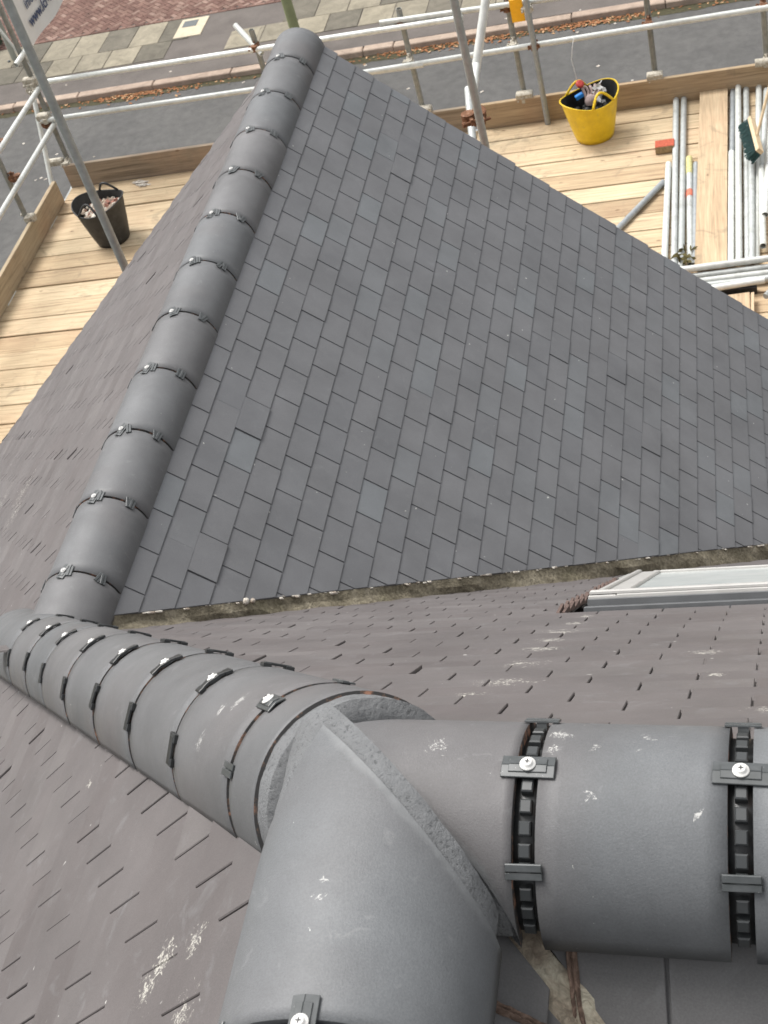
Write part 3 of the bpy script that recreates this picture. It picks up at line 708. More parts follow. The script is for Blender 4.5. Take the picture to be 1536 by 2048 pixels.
def union(c, d, r, gap, angs, ladder=False, screw_at=1, jit=.08, saddle=False):
    """dark plastic ring under a joint with its clips and screw; c on the axis"""
    c = Vector(c); d, h, up = frame(d)
    w = gap / 2 + .012
    b = MB(); vs, fs_ = shell(c - d * w, c + d * w, r - .0125 if ladder else r - .0085, 30, 1, .004); b.add(vs, fs_, .5, True)
    u = link('ridge_union', b.mesh('ridge_union', (MBLK,)), house)
    for i, (A, kind) in enumerate(angs):
        A = math.radians(A); nr = h * math.cos(A) + up * math.sin(A); tg = -h * math.sin(A) + up * math.cos(A)
        if kind == 's':
            place('screw_clip', ME_SD if saddle else ME_SCL, u, c + nr * (r + .001), d, tg, nr, jit); place('screw', ME_SC, u, c + nr * (r + .0062), d, tg, nr)
        else: place('clip', ME_SD2 if saddle else ME_CL, u, c + nr * (r + .001), d, tg, nr, jit)
    if ladder:
        A = 8
        while A < 176:
            if all(abs(A - q[0]) > 5.5 for q in angs):
                a_ = math.radians(A); nr = h * math.cos(a_) + up * math.sin(a_); tg = -h * math.sin(a_) + up * math.cos(a_)
                place('vent_block', ME_LAD, u, c + nr * (r - .0085), d, tg, nr)
            A += 10.8
    return u
# G ridge : axis x=0, z=-.125
GR = .125; gz = -.1240
joints = [.450 + .3148 * i for i in range(11)]
ends = [YJ - .02] + joints + [3.874]
for i in range(len(ends) - 1):
    g0 = .0040 if i else 0; g1 = .0040 if i < len(ends) - 2 else 0
    jx = rnd.uniform(-.0015, .0015)
    ridge_tile((jx, ends[i] + g0, gz + rnd.uniform(-.001, .001)), (jx, ends[i + 1] - g1, gz + rnd.uniform(-.001, .001)), GR, raw_shaded_ends=0 < i < len(ends) - 2)
for y in joints: union((0, y, gz), (0, 1, 0), GR, .007, [(47 + rnd.uniform(-2, 2), 'c'), (40, 'c'), (97 + rnd.uniform(-2, 2), 's'), (87, 'c'), (148, 'c')], jit=.45)
b = MB(); vs, fs_ = shell((0, YJ - .05, gz), (0, 3.868, gz), GR - .0145, 24, 6, .03); b.add(vs, fs_, .5, True); b.obj('ridge_mortar', MMOR, house)
# L hip
LP = Vector((1.473, -1.19, 1.284)); LD = Vector((-.60897, .56289, -.55885)).normalized(); LR = .129
ls = [0, .295, .606, .937, 1.278, 1.606, 1.90, 2.242]; le = [-.112] + ls + [2.95]
for i in range(len(le) - 1):
    gg = [0, .012, .008, .009, .0075, .008, .006, .006, .005]
    g0 = gg[i] * .5; g1 = gg[i + 1] * .5 if i + 1 < len(gg) else 0
    ridge_tile(LP + LD * (le[i] + g0), LP + LD * (le[i + 1] - g1) + Vector((rnd.uniform(-.0012, .0012), rnd.uniform(-.0012, .0012), rnd.uniform(-.001, .001))), LR, MR, raw_shaded_ends=True, a1=math.radians(171))
for i, s_ in enumerate(ls): union(LP + LD * (s_ + rnd.uniform(-.004, .004)), LD, LR, .010, [(44 + rnd.uniform(-2, 2), 'c'), (88 + rnd.uniform(-2, 2), 's'), (134 + rnd.uniform(-4, 4), 'c')], jit=.16, saddle=i > 0)
b = MB(); vs, fs_ = shell(LP - LD * .09, LP + LD * 2.45, LR - .016, 24, 6, .03); b.add(vs, fs_, .5, True); b.obj('hip_mortar', MMOR, house)
# R ridge
RR = .1245; RD = Vector((1, -.0342, -.0272)).normalized()
def rax(x): return Vector((x, -1.3007 - .0342 * (x - 1.58), 1.3604 - .0272 * (x - 1.58)))
J0 = Vector((1.587, -1.292, 1.37))     # meeting point of the three runs
mit = Vector((1, 1, 0)).normalized()   # across the mitre between the R and B runs
rj = [1.7663, 1.9800, 2.1937, 2.4074, 2.6211, 2.835]
cutL = (LP - LD * .145, LD)            # behind this plane the other runs stop
ridge_tile(rax(1.50), rax(rj[0] - .0150), RR, MR_J1, cuts=[(J0 + mit * .0150, -mit), (LP - LD * .172, LD)], lip=.016, raw_shaded_ends=True, label='mitred end tile of the near right ridge, bedded in mortar')
for i in range(len(rj) - 1):
    ridge_tile(rax(rj[i] + .0095), rax(rj[i + 1] - .0150), RR, MR_R, lip=.016, raw_shaded_ends=True)
for x in rj: union(rax(x - .002), RD, RR, .02, [(138, 'c'), (92, 's'), (42, 'c')], ladder=True, jit=.03)
b = MB(); vs, fs_ = shell(rax(1.60), rax(3.0), RR - .020, 24, 6, .03); b.add(vs, fs_, .5, True); b.obj('ridge_mortar', MFELT, house)
# B ridge
BR = .134
def bax(y): return Vector((1.603 + .012 * (y + 1.45), y, 1.398))
ridge_tile(bax(-1.25), bax(-1.606), BR, MR_J2, cuts=[(J0 - mit * .0125, mit), (LP - LD * .222, LD)], lip=.014, label='mitred end tile of the nearest ridge, wide and smooth')
ridge_tile(bax(-1.619), bax(-1.90), BR, MR_R, lip=.014)
ridge_tile(bax(-1.91), bax(-2.20), BR, MR_R, lip=.014)
union(bax(-1.6125), (0, -1, 0), BR, .010, [(41, 'c'), (88, 's'), (140, 'c')], jit=.03)
b = MB(); vs, fs_ = shell(bax(-1.46), bax(-2.2), BR - .018, 24, 6, .03); b.add(vs, fs_, .5, True); b.obj('ridge_mortar', MFELT, house)
# junction mortar: three stubs and a core, roughened
bm = bmesh.new()
def stub(a, b_, r):
    vs, fs_ = shell(a, b_, r, 90, 46, .05); me = bpy.data.meshes.new('t'); me.from_pydata([tuple(v) for v in vs], [], fs_); bm.from_mesh(me); bpy.data.meshes.remove(me)
stub(LP + LD * .0, LP - LD * .150, LR - .0045)
def stub_cut(a, b_, r, co, no):
    vs, fs_ = shell(a, b_, r, 90, 46, .05); me = bpy.data.meshes.new('t'); me.from_pydata([tuple(v) for v in vs], [], fs_)
    b2 = bmesh.new(); b2.from_mesh(me); bmesh.ops.bisect_plane(b2, geom=b2.verts[:] + b2.edges[:] + b2.faces[:], plane_co=co, plane_no=no, clear_outer=True)
    b2.to_mesh(me); b2.free(); bm.from_mesh(me); bpy.data.meshes.remove(me)
stub_cut(rax(1.53), rax(1.745), RR - .004, J0 - mit * .010, -mit); stub_cut(bax(-1.24), bax(-1.47), BR - .0040, J0 + mit * .010, mit)
bmesh.ops.recalc_face_normals(bm, faces=bm.faces)
for v_ in bm.verts:
    d_ = v_.normal; p_ = v_.co * 38; q_ = v_.co * 130
    v_.co += d_ * ((mn.noise(p_)) * .0016 + mn.noise(q_) * .0007)
for f_ in bm.faces: f_.smooth = True
me = bpy.data.meshes.new('junction_mortar'); bm.to_mesh(me); bm.free(); link('junction_mortar', me, house, MMOR)
# small back valley at the lower right : trough with brown bedding
b = MB(); nn = 60; NP = 11; rows = [[] for _ in range(NP)]; side = Vector((1, 1, 0)).normalized()
for i in range(nn + 1):
    s_ = .082 + i / nn * .50; x = 1.626 + s_; y = -1.30 - s_; z = 1.43 - s_ * T
    for j in range(NP):
        w_ = (j / (NP - 1) - .5) * 2; half = .021 + .003 * math.sin(i * .7) + .010 * max(0, 1 - i / 6) - .010 * max(0, min(1, (i - 10) / 14))
        wj = w_ * half + .003 * mn.noise(Vector((i * .3, j, 0)))
        hh = abs(wj) * .69 + .006 * (1 - w_ * w_) + .0062 + .0045 * mn.noise(Vector((j * 1.9, i * .10, 4)))
        rows[j].append(Vector((x, y, z)) + side * wj + Vector((0, 0, hh)))
m_ = nn + 1; b.add([p for r_ in rows for p in r_], [(l * m_ + i, l * m_ + i + 1, (l + 1) * m_ + i + 1, (l + 1) * m_ + i) for l in range(NP - 1) for i in range(nn)], smooth=True)
b.obj('valley_trough', MFIB, house)
def bead(pts, w, name='brown_mortar'):
    b = MB(); L = []; 
    for i, p in enumerate(pts):
        p = Vector(p); q = Vector(pts[min(i + 1, len(pts) - 1)]) - Vector(pts[max(i - 1, 0)]); q.normalize()
        nn_ = Vector((0, -ST, CT)) if name == 'brown_mortar' else Vector((ST, 0, CT)); t_ = q.cross(nn_).normalized()
        for jx in range(7):
            f_ = (jx / 6 - .5) * 2; ww = w[i] if isinstance(w, list) else w
            L.append(p + t_ * (f_ * ww + .0012 * mn.noise(p * 90 + Vector((jx, 0, 0)))) + nn_ * (.0085 + .0035 * (abs(f_) < .75) - .005 * (abs(f_) < .2) + .002 * mn.noise(p * 140 + Vector((0, jx, 0))) - .006 * (abs(f_) > .95)))
    n_ = len(pts); b.add(L, [(i * 7 + jx, i * 7 + jx + 1, (i + 1) * 7 + jx + 1, (i + 1) * 7 + jx) for i in range(n_ - 1) for jx in range(6)], smooth=True)
    b.obj('brown_mortar', MBRN, house)
kp = lambda x, y: Vector((x, y, 1.43 + (y + 1.3) * T)); ep = lambda x, y: Vector((x, y, 1.46 - (x - 1.6) * T))
bead([kp(1.794 + .016 * (i / 30) ** 2, -1.39 - .0045 * i) for i in range(36)], [.0062 + .0005 * max(0, i - 14) ** 1.25 for i in range(36)])
bead([ep(1.70 + .0035 * i, -1.496 - .0003 * i) for i in range(36)], [.005 + .0003 * max(0, i - 16) ** 1.3 for i in range(36)], 'e')
# ---- roof window in slope F
wf = empty('roof_window', (1.5, .2, 0)); wf.parent = house; wf.location = Vector((1.5, .2, 0)) - Vector((0, 0, -8.3)); wf['label'] = 'pale grey framed roof window with pleated apron'
OF = Vector((0, YF, 0)); UF = Vector((1, 0, 0)); VF = Vector((0, CF, -SF)); NF = Vector((0, SF, CF))
def FW_(u, v, h): return OF + UF * u + VF * v + NF * h
def slab_uv(b, u0, u1, v0, v1, h0, h1, bev=.002):
    c = FW_((u0 + u1) / 2, (v0 + v1) / 2, (h0 + h1) / 2); b.box(c, u1 - u0, v1 - v0, h1 - h0, R=(UF, VF, NF), bev=bev)
wu0, wu1, wv0, wv1 = 1.53, 2.36, VW0 + .035, VW1 - .04
b = MB()
slab_uv(b, wu0 - .045, wu0 - .012, wv0 + .0, wv1 + .01, -.03, -.012); slab_uv(b, wu1 + .012, wu1 + .045, wv0 - .03, wv1 + .01, -.02, .010); slab_uv(b, wu0 - .006, wu1 + .012, wv0 - .040, wv0 - .004, -.02, .018)
slab_uv(b, wu0, wu1, wv0 - .004, wv0 + .012, -.02, .036)
b.obj('flashing', MFRMD, wf)
b = MB()
for (u0, u1, v0, v1, h) in ((wu0, wu0 + .075, wv0 + .012, wv1, .045), (wu1 - .075, wu1, wv0 + .012, wv1, .045), (wu0 + .075, wu1 - .075, wv0 + .012, wv0 + .10, .047), (wu0 + .075, wu1 - .075, wv1 - .09, wv1, .047)): slab_uv(b, u0, u1, v0, v1, -.01, h, .004)
slab_uv(b, wu0 + .004, wu1 - .004, wv0 + .014, wv0 + .05, .047, .057, .004)
slab_uv(b, wu0 + .012, wu0 + .03, wv0 + .05, wv1 - .01, .045, .053, .003)
b.obj('frame', MFRM, wf)
b = MB()
for (u0, u1, v0, v1, h) in ((wu0 + .077, wu0 + .10, wv0 + .102, wv1 - .092, .052), (wu1 - .10, wu1 - .077, wv0 + .102, wv1 - .092, .052), (wu0 + .10, wu1 - .10, wv0 + .102, wv0 + .125, .052), (wu0 + .10, wu1 - .10, wv1 - .115, wv1 - .092, .052)): slab_uv(b, u0, u1, v0, v1, 0, h, .003)
b.obj('sash', MFRM, wf)
b = MB(); slab_uv(b, wu0 + .10, wu1 - .10, wv0 + .125, wv1 - .115, .03, .043, 0); b.obj('pane', MGLS, wf)
b = MB(); nfl = 84; up_ = []; lo_ = []
for i in range(nfl * 2 + 1):
    u = wu0 - .06 + (wu1 - wu0 + .12) * i / (nfl * 2); hh = .012 if i % 2 else .004; up_.append(FW_(u, wv1 - .005, hh + .016)); lo_.append(FW_(u, wv1 + .36, hh + .012))
m_ = nfl * 2 + 1; b.add(up_ + lo_, [(i, i + 1, m_ + i + 1, m_ + i) for i in range(m_ - 1)]); b.obj('pleated_apron', MAPR, wf)

# sawn tile edges stepping up the left side of the window
b = MB()
for k_ in range(-3, 62):
    vt = (-1.020 - YF) / CF + .1 * (k_ + 1)
    if VW0 - .02 < vt < VW1 + .10:
        for q_ in range(2):
            u0 = 1.452 + q_ * .011; u1 = u0 + .008; h_ = .026 + rnd.uniform(-.003, .003) - q_ * .004; v0 = vt - .095 + q_ * .03; v1 = min(vt + q_ * .03, VW1 + .05)
            vs = [FW_(u0, v0, 0), FW_(u0, v1, 0), FW_(u0, v1, h_), FW_(u0, v0, .006), FW_(u1, v0, 0), FW_(u1, v1, 0), FW_(u1, v1, h_), FW_(u1, v0, .006)]
            b.add(vs, [(0, 1, 2, 3), (7, 6, 5, 4), (0, 4, 5, 1), (1, 5, 6, 2), (2, 6, 7, 3), (3, 7, 4, 0)])
b.obj('cut_tile_edges', MCUT, house)
# ------------------------------------------------------------------ scaffold
ZD = -3.3; TR = .02415
scf = empty('scaffold', (0, 8.7, -8.3), label='tube and board scaffold platform with guard rails round the front gable', cat='scaffold')
BPITCH = .2277
row = 0; y = 8.655
bvar = {}
def deck_board(x0, x1, yc):
    L = x1 - x0; b = MB(); tn = rnd.random()
    b.box((0, 0, 0), L, rnd.uniform(.212, .2205), .038, bev=.0035, tone=tn); me = b.mesh('scaffold_board', (MWD,))
    o = link('scaffold_board', me, scf, loc=((x0 + x1) / 2, yc, ZD - .019 - rnd.uniform(0, .005))); o.rotation_euler = (rnd.uniform(-.01, .01), 0, rnd.uniform(-.0012, .0012)); return o
while y > 3.95:
    yc = y - BPITCH / 2
    xl = -4.19 + rnd.uniform(-.03, .03)
    extra = -.012 if row in (2, 7, 10, 16) else 0
    deck_board(xl, xl + 3.9, yc + extra); deck_board(xl + 3.905, xl + 7.8, yc + rnd.uniform(-.002, .002))
    y -= BPITCH; row += 1
# left of the house the platform carries on towards the back
while y > 1.5:
    xl = -4.19 + rnd.uniform(-.03, .03); deck_board(xl, -3.05, y - BPITCH / 2); y -= BPITCH
def part_box(name, c, sx, sy, sz, mat, R=None, parent=scf, bev=.003, label=None):
    b = MB(); b.box(c, sx, sy, sz, R=R, bev=bev, tone=rnd.random()); o = b.obj(name, mat, parent)
    if label: o['label'] = label
    return o
part_box('toe_board', (-2.25, 8.676, ZD + .0975), 3.86, .038, .254, MWTD, label='weathered brown toe board, front left')
part_box('toe_board', (1.62, 8.676, ZD + .0975), 3.66, .038, .254, MWT, label='pale toe board, front right')
part_box('toe_board', (-4.18, 6.45, ZD + .118), .038, 3.9, .225, MWTY, label='pale toe board on the left edge')
def tube(name, a, b_, mat=MGV, parent=scf, r=TR, hollow=False, label=None):
    b = MB(); b.tube(a, b_, r, 16, hollow=hollow); o = b.obj(name, mat, parent, fix=not hollow)
    if label: o['label'] = label
    return o
# ledgers under the boards, transoms
tube('ledger', (-4.25, 8.76, ZD - .075), (3.8, 8.76, ZD - .075), MGVG); tube('ledger', (-4.22, 1.5, ZD - .062), (-4.22, 8.8, ZD - .062), MGV)
tube('ledger', (-4.25, 4.3, ZD - .075), (3.8, 4.3, ZD - .075), MGVG)
for x in (-3.2, -2.0, -.75, .1, 1.22, 2.15): tube('transom', (x, 4.1, ZD - .12), (x, 8.95, ZD - .12), MGVG)
# guard rails
tube('guard_rail', (-4.2, 8.745, -2.28), (-.2, 8.66, -2.28), MGVW, label='upper front guard rail'); tube('guard_rail', (-.9, 8.712, -2.235), (3.6, 8.60, -2.285), MGVW, label='upper front guard rail')
tube('guard_rail', (-4.2, 8.68, -2.61), (-.6, 8.62, -2.61), MGVW, label='lower front guard rail'); tube('guard_rail', (-1.2, 8.62, -2.60), (3.6, 8.67, -2.60), MGVW, label='lower front guard rail')
tube('guard_rail', (-4.10, 8.78, -2.315), (-4.10, 2.5, -2.315), MGVW, label='upper side guard rail'); tube('guard_rail', (-4.085, 8.78, -2.655), (-4.06, 2.5, -2.655), MGVW, label='lower side guard rail')
# standards
def standard(x, y, z1, mat=MGVD, z0=-8.3, label=None): return tube('standard', (x, y, z0), (x, y, z1), mat, hollow=True, label=label)
standard(-4.155, 8.76, -1.2, MGVD); standard(-.73, 8.76, -2.16); standard(-2.02, 8.76, -2.13); standard(.16, 8.76, -1.3); standard(1.26, 8.76, -1.3); standard(2.15, 8.76, -1.3)
standard(-4.235, 7.80, -1.2); standard(-4.235, 5.2, -1.2)
tube('standard', (.34, 8.60, ZD), (.34, 8.60, -1.2), MGVG, hollow=True, label='grey tube standing on the boards inside the rail')
BL = Vector((-1.4555, 4.1034, 0)); P1 = Vector((.4990, 5.1523, 0))
tube('standard', (BL.x, BL.y, -8.3), (BL.x, BL.y, 1.4), MGVS, hollow=True, label='tall grey standard near the left side of the gable')
tube('standard', (P1.x, P1.y, -8.3), (P1.x, P1.y, 1.2), MGVS, hollow=True, label='tall grey standard near the right side of the gable')
tube('standard', (-2.96, 4.15, -8.3), (-2.96, 4.15, -2.9), MGVG)
# braces
def pxy(x, y, yy):
    d = FW + RW * ((x - 768) / FPX) + DW * ((y - 1024) / FPX); t_ = (yy - CP.y) / d.y; return CP + d * t_
tube('brace', pxy(947, 300, 5.35), pxy(936, 178, 5.95), MGV, r=.024)
tube('brace', pxy(951, 142, 6.2), pxy(980, -60, 6.5), MGVW, r=.029, label='white brace tube with a sleeve joint')
tube('brace', pxy(944, 215, 5.8), pxy(953, 130, 6.15), MGVW, r=.0235)
tube('brace', (-4.30, 8.90, -2.50), (-4.33, 8.45, -3.5), MGVW, r=.022)
tube('brace', (-4.2, 8.9, -2.2), (-4.4, 8.95, -1.7), MGVW, r=.012)
tube('tube_stub', pxy(470, 50, 8.9), pxy(524, 108, 8.68), MGVW, hollow=True)
tube('tube_stub', pxy(32, 130, 8.6), pxy(60, 88, 8.85), MGVW, hollow=True)
# couplers: a saddle round each tube, a swivel plate and two bolts
def coupler(pos, d1, d2, mat=MCPL, label=None, s=1.0):
    pos = Vector(pos); d1 = Vector(d1).normalized(); d2 = Vector(d2).normalized(); nrm = d1.cross(d2).normalized(); b = MB()
    for dd, o_ in ((d1, -.026), (d2, .026)):
        c = pos + nrm * (o_ * s); b.tube(c - dd * .024 * s, c + dd * .024 * s, .0315 * s, 12)
        sd_ = dd.cross(nrm).normalized(); b.box(c + sd_ * .04 * s, .03 * s, .03 * s, .014 * s, R=(dd, sd_, nrm)); b.tube(c + sd_ * .045 * s - nrm * .035 * s, c + sd_ * .045 * s + nrm * .04 * s, .007 * s, 7); b.tube(c + sd_ * .045 * s + nrm * .03 * s, c + sd_ * .045 * s + nrm * .045 * s, .013 * s, 6)
        b.box(c - sd_ * .036 * s, .028 * s, .014 * s, .02 * s, R=(dd, sd_, nrm))
    o = b.obj('coupler', mat, scf)
    if label: o['label'] = label
X_, Y_, Z_ = (1, 0, 0), (0, 1, 0), (0, 0, 1)
for (x, y, z, m) in ((-.73, 8.735, -2.27, MRUST), (-.73, 8.70, -2.60, MCPL), (-.73, 8.72, -3.10, MCPL), (.16, 8.72, -2.28, MRUST), (.16, 8.70, -2.60, MCPL), (.16, 8.71, -3.09, MCPL),
                     (1.26, 8.71, -2.60, MRUST), (1.26, 8.715, -3.09, MCPL), (2.15, 8.71, -2.60, MRUST), (2.15, 8.70, -3.08, MCPL), (-2.02, 8.73, -2.27, MRUST), (.34, 8.635, -2.60, MRUST), (.34, 8.635, -2.28, MCPL),
                     (-4.15, 8.74, -2.28, MCPL), (-4.15, 8.70, -2.61, MCPL), (-4.15, 8.72, -3.08, MCPL)): coupler((x, y, z), Z_, X_, m)
for (y, z, m) in ((8.70, -2.315, MCPL), (8.70, -2.655, MRUST), (7.80, -2.315, MRUST), (7.80, -2.655, MRUST), (7.80, -3.07, MCPL), (5.2, -2.655, MRUST)): coupler((-4.16 if z > -3 else -4.2, y, z), Z_, Y_, m)
part_box('coupler', (-4.16, 8.735, -2.24), .14, .06, .06, MCPL, bev=.01); part_box('coupler', (-4.17, 8.70, -2.575), .12, .07, .05, MCPL, bev=.01)
part_box('toe_board_clamp', (-.71, 8.70, -3.06), .14, .075, .06, MCPL, bev=.012); part_box('toe_board_clamp', (.17, 8.70, -3.06), .14, .075, .06, MCPL, bev=.012); part_box('toe_board_clamp', (1.26, 8.70, -3.06), .13, .075, .06, MCPL, bev=.012)
tube('toe_board_clamp', (2.06, 8.68, -3.07), (2.3, 8.67, -3.07), MCPL, r=.035); part_box('toe_board_clamp', (-4.28, 8.74, -3.06), .17, .06, .06, MCPL, bev=.015); part_box('toe_board_clamp', (-4.185, 7.78, -3.05), .085, .07, .06, MCPL, bev=.012)
coupler(pxy(948, 232, 5.40), (P1.x - .2, -.6, 2.0), Z_, MRUST, 'rusty swivel coupler', 1.35)
# yellow safety tag on the standard
o = part_box('inspection_tag', (.245, 8.66, -2.295), .105, .012, .19, MTAG, bev=.003); o['label'] = 'yellow plastic tag hung on the front standard'
# banner tied to the corner standard
ban = empty('banner', (-3.99, 8.76, -1.2), label='white printed banner tied to the corner post of the scaffold', cat='banner')
b = MB(); nu, nv = 16, 10; vs = []
for j in range(nv + 1):
    for i in range(nu + 1):
        u = i / nu * 1.9; v_ = j / nv * 1.1; vs.append((-3.985 + .012 * math.sin(u * 5 + v_ * 3) * min(1, u * 3), 8.70 + u, -1.93 + v_ + .015 * math.sin(u * 7)))
b.add(vs, [(j * (nu + 1) + i, j * (nu + 1) + i + 1, (j + 1) * (nu + 1) + i + 1, (j + 1) * (nu + 1) + i) for j in range(nv) for i in range(nu)], smooth=True); b.obj('sheet', MBAN, ban)
def text(s_, size, yy, zz, mat, name='lettering', bold=.0):
    cu = bpy.data.curves.new('t', 'FONT'); cu.body = s_; cu.size = size; cu.extrude = .0008; cu.offset = bold; cu.resolution_u = 3
    to = bpy.data.objects.new('t', cu); COL.objects.link(to); bpy.context.view_layer.update()
    me = bpy.data.meshes.new_from_object(to.evaluated_get(bpy.context.evaluated_depsgraph_get())); COL.objects.unlink(to); bpy.data.objects.remove(to)
    me.materials.clear(); me.materials.append(mat)
    # plane x = const, reading along +y, up +z, facing +x
    for v_ in me.vertices: x0, y0, z0 = v_.co; v_.co = (-3.966 + z0, yy + x0, zz + y0)
    return link(name, me, ban)
text('www.lcr-scaffolding', .135, 8.80, -1.80, MINK, bold=.003); text('info@lcr-scaffolding', .125, 8.84, -1.655, MINK, bold=.001)
text('07', .26, 8.98, -1.47, MINK, bold=.002); text('S', .22, 8.80, -1.38, MINK); 
b = MB(); b.box((-3.968, 8.76, -1.28), .004, .10, .30); b.obj('red_stripe', MINKR, ban)

# ------------------------------------------------------------------ loose things on the platform
def pz(x, y, z):
    d = FW + RW * ((x - 768) / FPX) + DW * ((y - 1024) / FPX); return CP + d * ((z - CP.z) / d.z)
GT = 'loose scaffold tubes laid on the platform'
def loose(name, p0, p1, z, label, mat=MGV, r=TR, group=GT, marks=()):
    a = pz(p0[0], p0[1], z); c = pz(p1[0], p1[1], z)
    b = MB(); b.tube(a, c, r, 16, hollow=True); 
    if marks:
        t = empty(name, (a + c) / 2, label=label, cat='scaffold tube', group=group); b.obj('shaft', mat, t, fix=False)
        for (f, w, m, nm) in marks:
            q = a.lerp(c, f); d_ = (c - a).normalized(); bb = MB(); bb.tube(q - d_ * w, q + d_ * w, r + .0012, 16, caps=False); bb.obj(nm, m, t)
        return t
    o = b.obj(name, mat, fix=False); return tag(o, label, 'scaffold tube', group)
z1 = ZD + TR + .002
MYM = plain('yellow_paint', (.52, .48, .22), .7, .25, 60); MRM = plain('red_paint', (.58, .16, .10), .7, .2, 60)
loose('loose_tube', (1337, 328), (1329, 520), z1, 'short galvanised tube lying leftmost of the bundle, nearest the roof', MGVW)
loose('loose_tube', (1352, 200), (1348, 548), z1, 'left one of the pair of long grey tubes reaching the toe board beside the brick', MGV)
loose('loose_tube', (1368, 198), (1362, 545), z1, 'right one of the pair of long grey tubes reaching the toe board', MGV)
loose('loose_tube', (1378.5, 325), (1381, 530), z1, 'tube with yellow paint and a red band, left of the loose board', MGV, marks=[(.04, .12, MYM, 'paint_mark'), (.33, .045, MRM, 'paint_band')])
loose('loose_tube', (1392, 328), (1390, 530), ZD + TR, 'thin tube half hidden against the left edge of the loose board', MGVG)
loose('loose_tube', (1327, 364), (1212, 482), z1, 'dark grey tube lying askew across the boards by the roof verge', MGVG)
loose('loose_tube', (1466, 182), (1464, 330), z1, 'shadowed tube running just right of the loose board', MGVG)
loose('loose_tube', (1476, 170), (1478, 526), z1 + .03, 'long tube on top of the pile, right of the loose board', MGVW)
loose('loose_tube', (1492, 178), (1495, 526), z1, 'tube passing under the broom bristles, second in the right pile', MGV)
loose('loose_tube', (1463, 305), (1462, 526), z1 + .02, 'short tube starting halfway along the loose board, at its right edge', MGVW)
loose('loose_tube', (1518, 150), (1513, 524), z1, 'long tube under the broom head, reaching the toe board', MGVW)
loose('loose_tube', (1503, 320), (1504, 520), z1 + .035, 'short tube emerging below the broom bristles', MGV)
loose('loose_tube', (1523, 335), (1526, 492), z1 + .05, 'short tube with an open dark end, at the right of the pile', MGVW)
loose('loose_tube', (1546, 200), (1530, 430), z1 + .07, 'topmost white tube with open end at the right edge of the photo', MGVW)
loose('loose_tube', (1533, 180), (1522, 420), z1, 'tube at the far right of the pile, beside the broom handle', MGV)
GC = 'tubes laid crosswise in front of the bundle'
loose('loose_tube', (1353, 541), (1580, 511), z1 + .06, 'uppermost crosswise white tube, lying over the ends of the bundle', MGVW, group=GC)
loose('loose_tube', (1385, 553), (1580, 529), z1 + .012, 'second crosswise tube from the top, tight to its neighbours', MGV, group=GC)
loose('loose_tube', (1388, 564), (1580, 540), z1 + .012, 'third crosswise tube from the top, in the middle of the row', MGVW, group=GC)
loose('loose_tube', (1402, 572), (1580, 551), z1 + .012, 'fourth crosswise tube from the top, in the middle of the row', MGV, group=GC)
loose('loose_tube', (1415, 578), (1529, 560), z1 + .06, 'lowest crosswise tube, short with its end in the open', MGVW, group=GC)
GB = 'short tubes at the frame edge below the crosswise row'
loose('loose_tube', (1545, 580), (1534, 590), z1 + .06, 'short tube end poking in below the crosswise row at the right edge', MGV, group=GB)
# loose boards
def lboard(p0, p1, p2, p3, z, lab, mat=MWDY, nm='loose_board', tz=.038):
    q = [pz(*p, z) for p in (p0, p1, p2, p3)]; b = MB(); vs = [v_ for v_ in q] + [v_ - Vector((0, 0, tz)) for v_ in q]
    b.add(vs, [(0, 1, 2, 3), (7, 6, 5, 4)] + [(i, (i + 1) % 4, 4 + (i + 1) % 4, 4 + i) for i in range(4)]); o = b.obj(nm, mat); return tag(o, lab, 'scaffold board', 'loose boards lying across the platform')
lboard((1400, 180), (1455, 173), (1454, 528), (1389, 534), ZD + .06, 'wide pale scaffold board laid across the platform between the tube piles')
lboard((1366, 545), (1387, 542), (1390, 600), (1368, 600), ZD + .045, 'small pink board end under the crosswise tubes, beside the verge')
lboard((1440, 592), (1499, 584), (1500, 625), (1440, 625), ZD + .045, 'pale board end just below the crosswise tubes, by the verge')
lboard((1502, 585), (1508, 584), (1508, 640), (1501, 640), ZD + .07, 'narrow board edge upright beside the lower board end')
part_b = MB(); part_b.box(pz(1475, 580, ZD + .03), .26, .05, .06, bev=.004); tag(part_b.obj('timber_offcut', MBLK), 'black plastic packer under the lowest crosswise tube', 'packer')
# scattered twigs or rags between the tubes
tw = MB()
for _ in range(26):
    c = pz(1372 + rnd.gauss(0, 9), 512 + rnd.gauss(0, 8), z1 + .04); u = Vector((rnd.uniform(-1, 1), rnd.uniform(-1, 1), rnd.uniform(-.2, .5))).normalized() * rnd.uniform(.015, .05); w = u.orthogonal().normalized() * .012
    tw.add([c - u, c + w, c + u, c - w], [(0, 1, 2, 3)])
o = tw.obj('dried_weed', plain('olive_rag', (.10, .085, .03), .9, .5, 60)); tag(o, 'crumpled olive brown weed lying on the tube ends by the verge', 'weed')
# brick
t = empty('brick', pz(1328, 290, ZD), label='orange red brick lying on the boards beside the long tubes', cat='brick')
c = pz(1333, 292, ZD + .033); b = MB(); b.box(c + Vector((-.012, 0, .0)), .150, .1025, .062, bev=.003)
o = b.obj('body', MREDB, t); b = MB(); b.box(c + Vector((-.012, -.0525, -.002)), .148, .002, .058); b.obj('dusty_face', MBUFF, t)
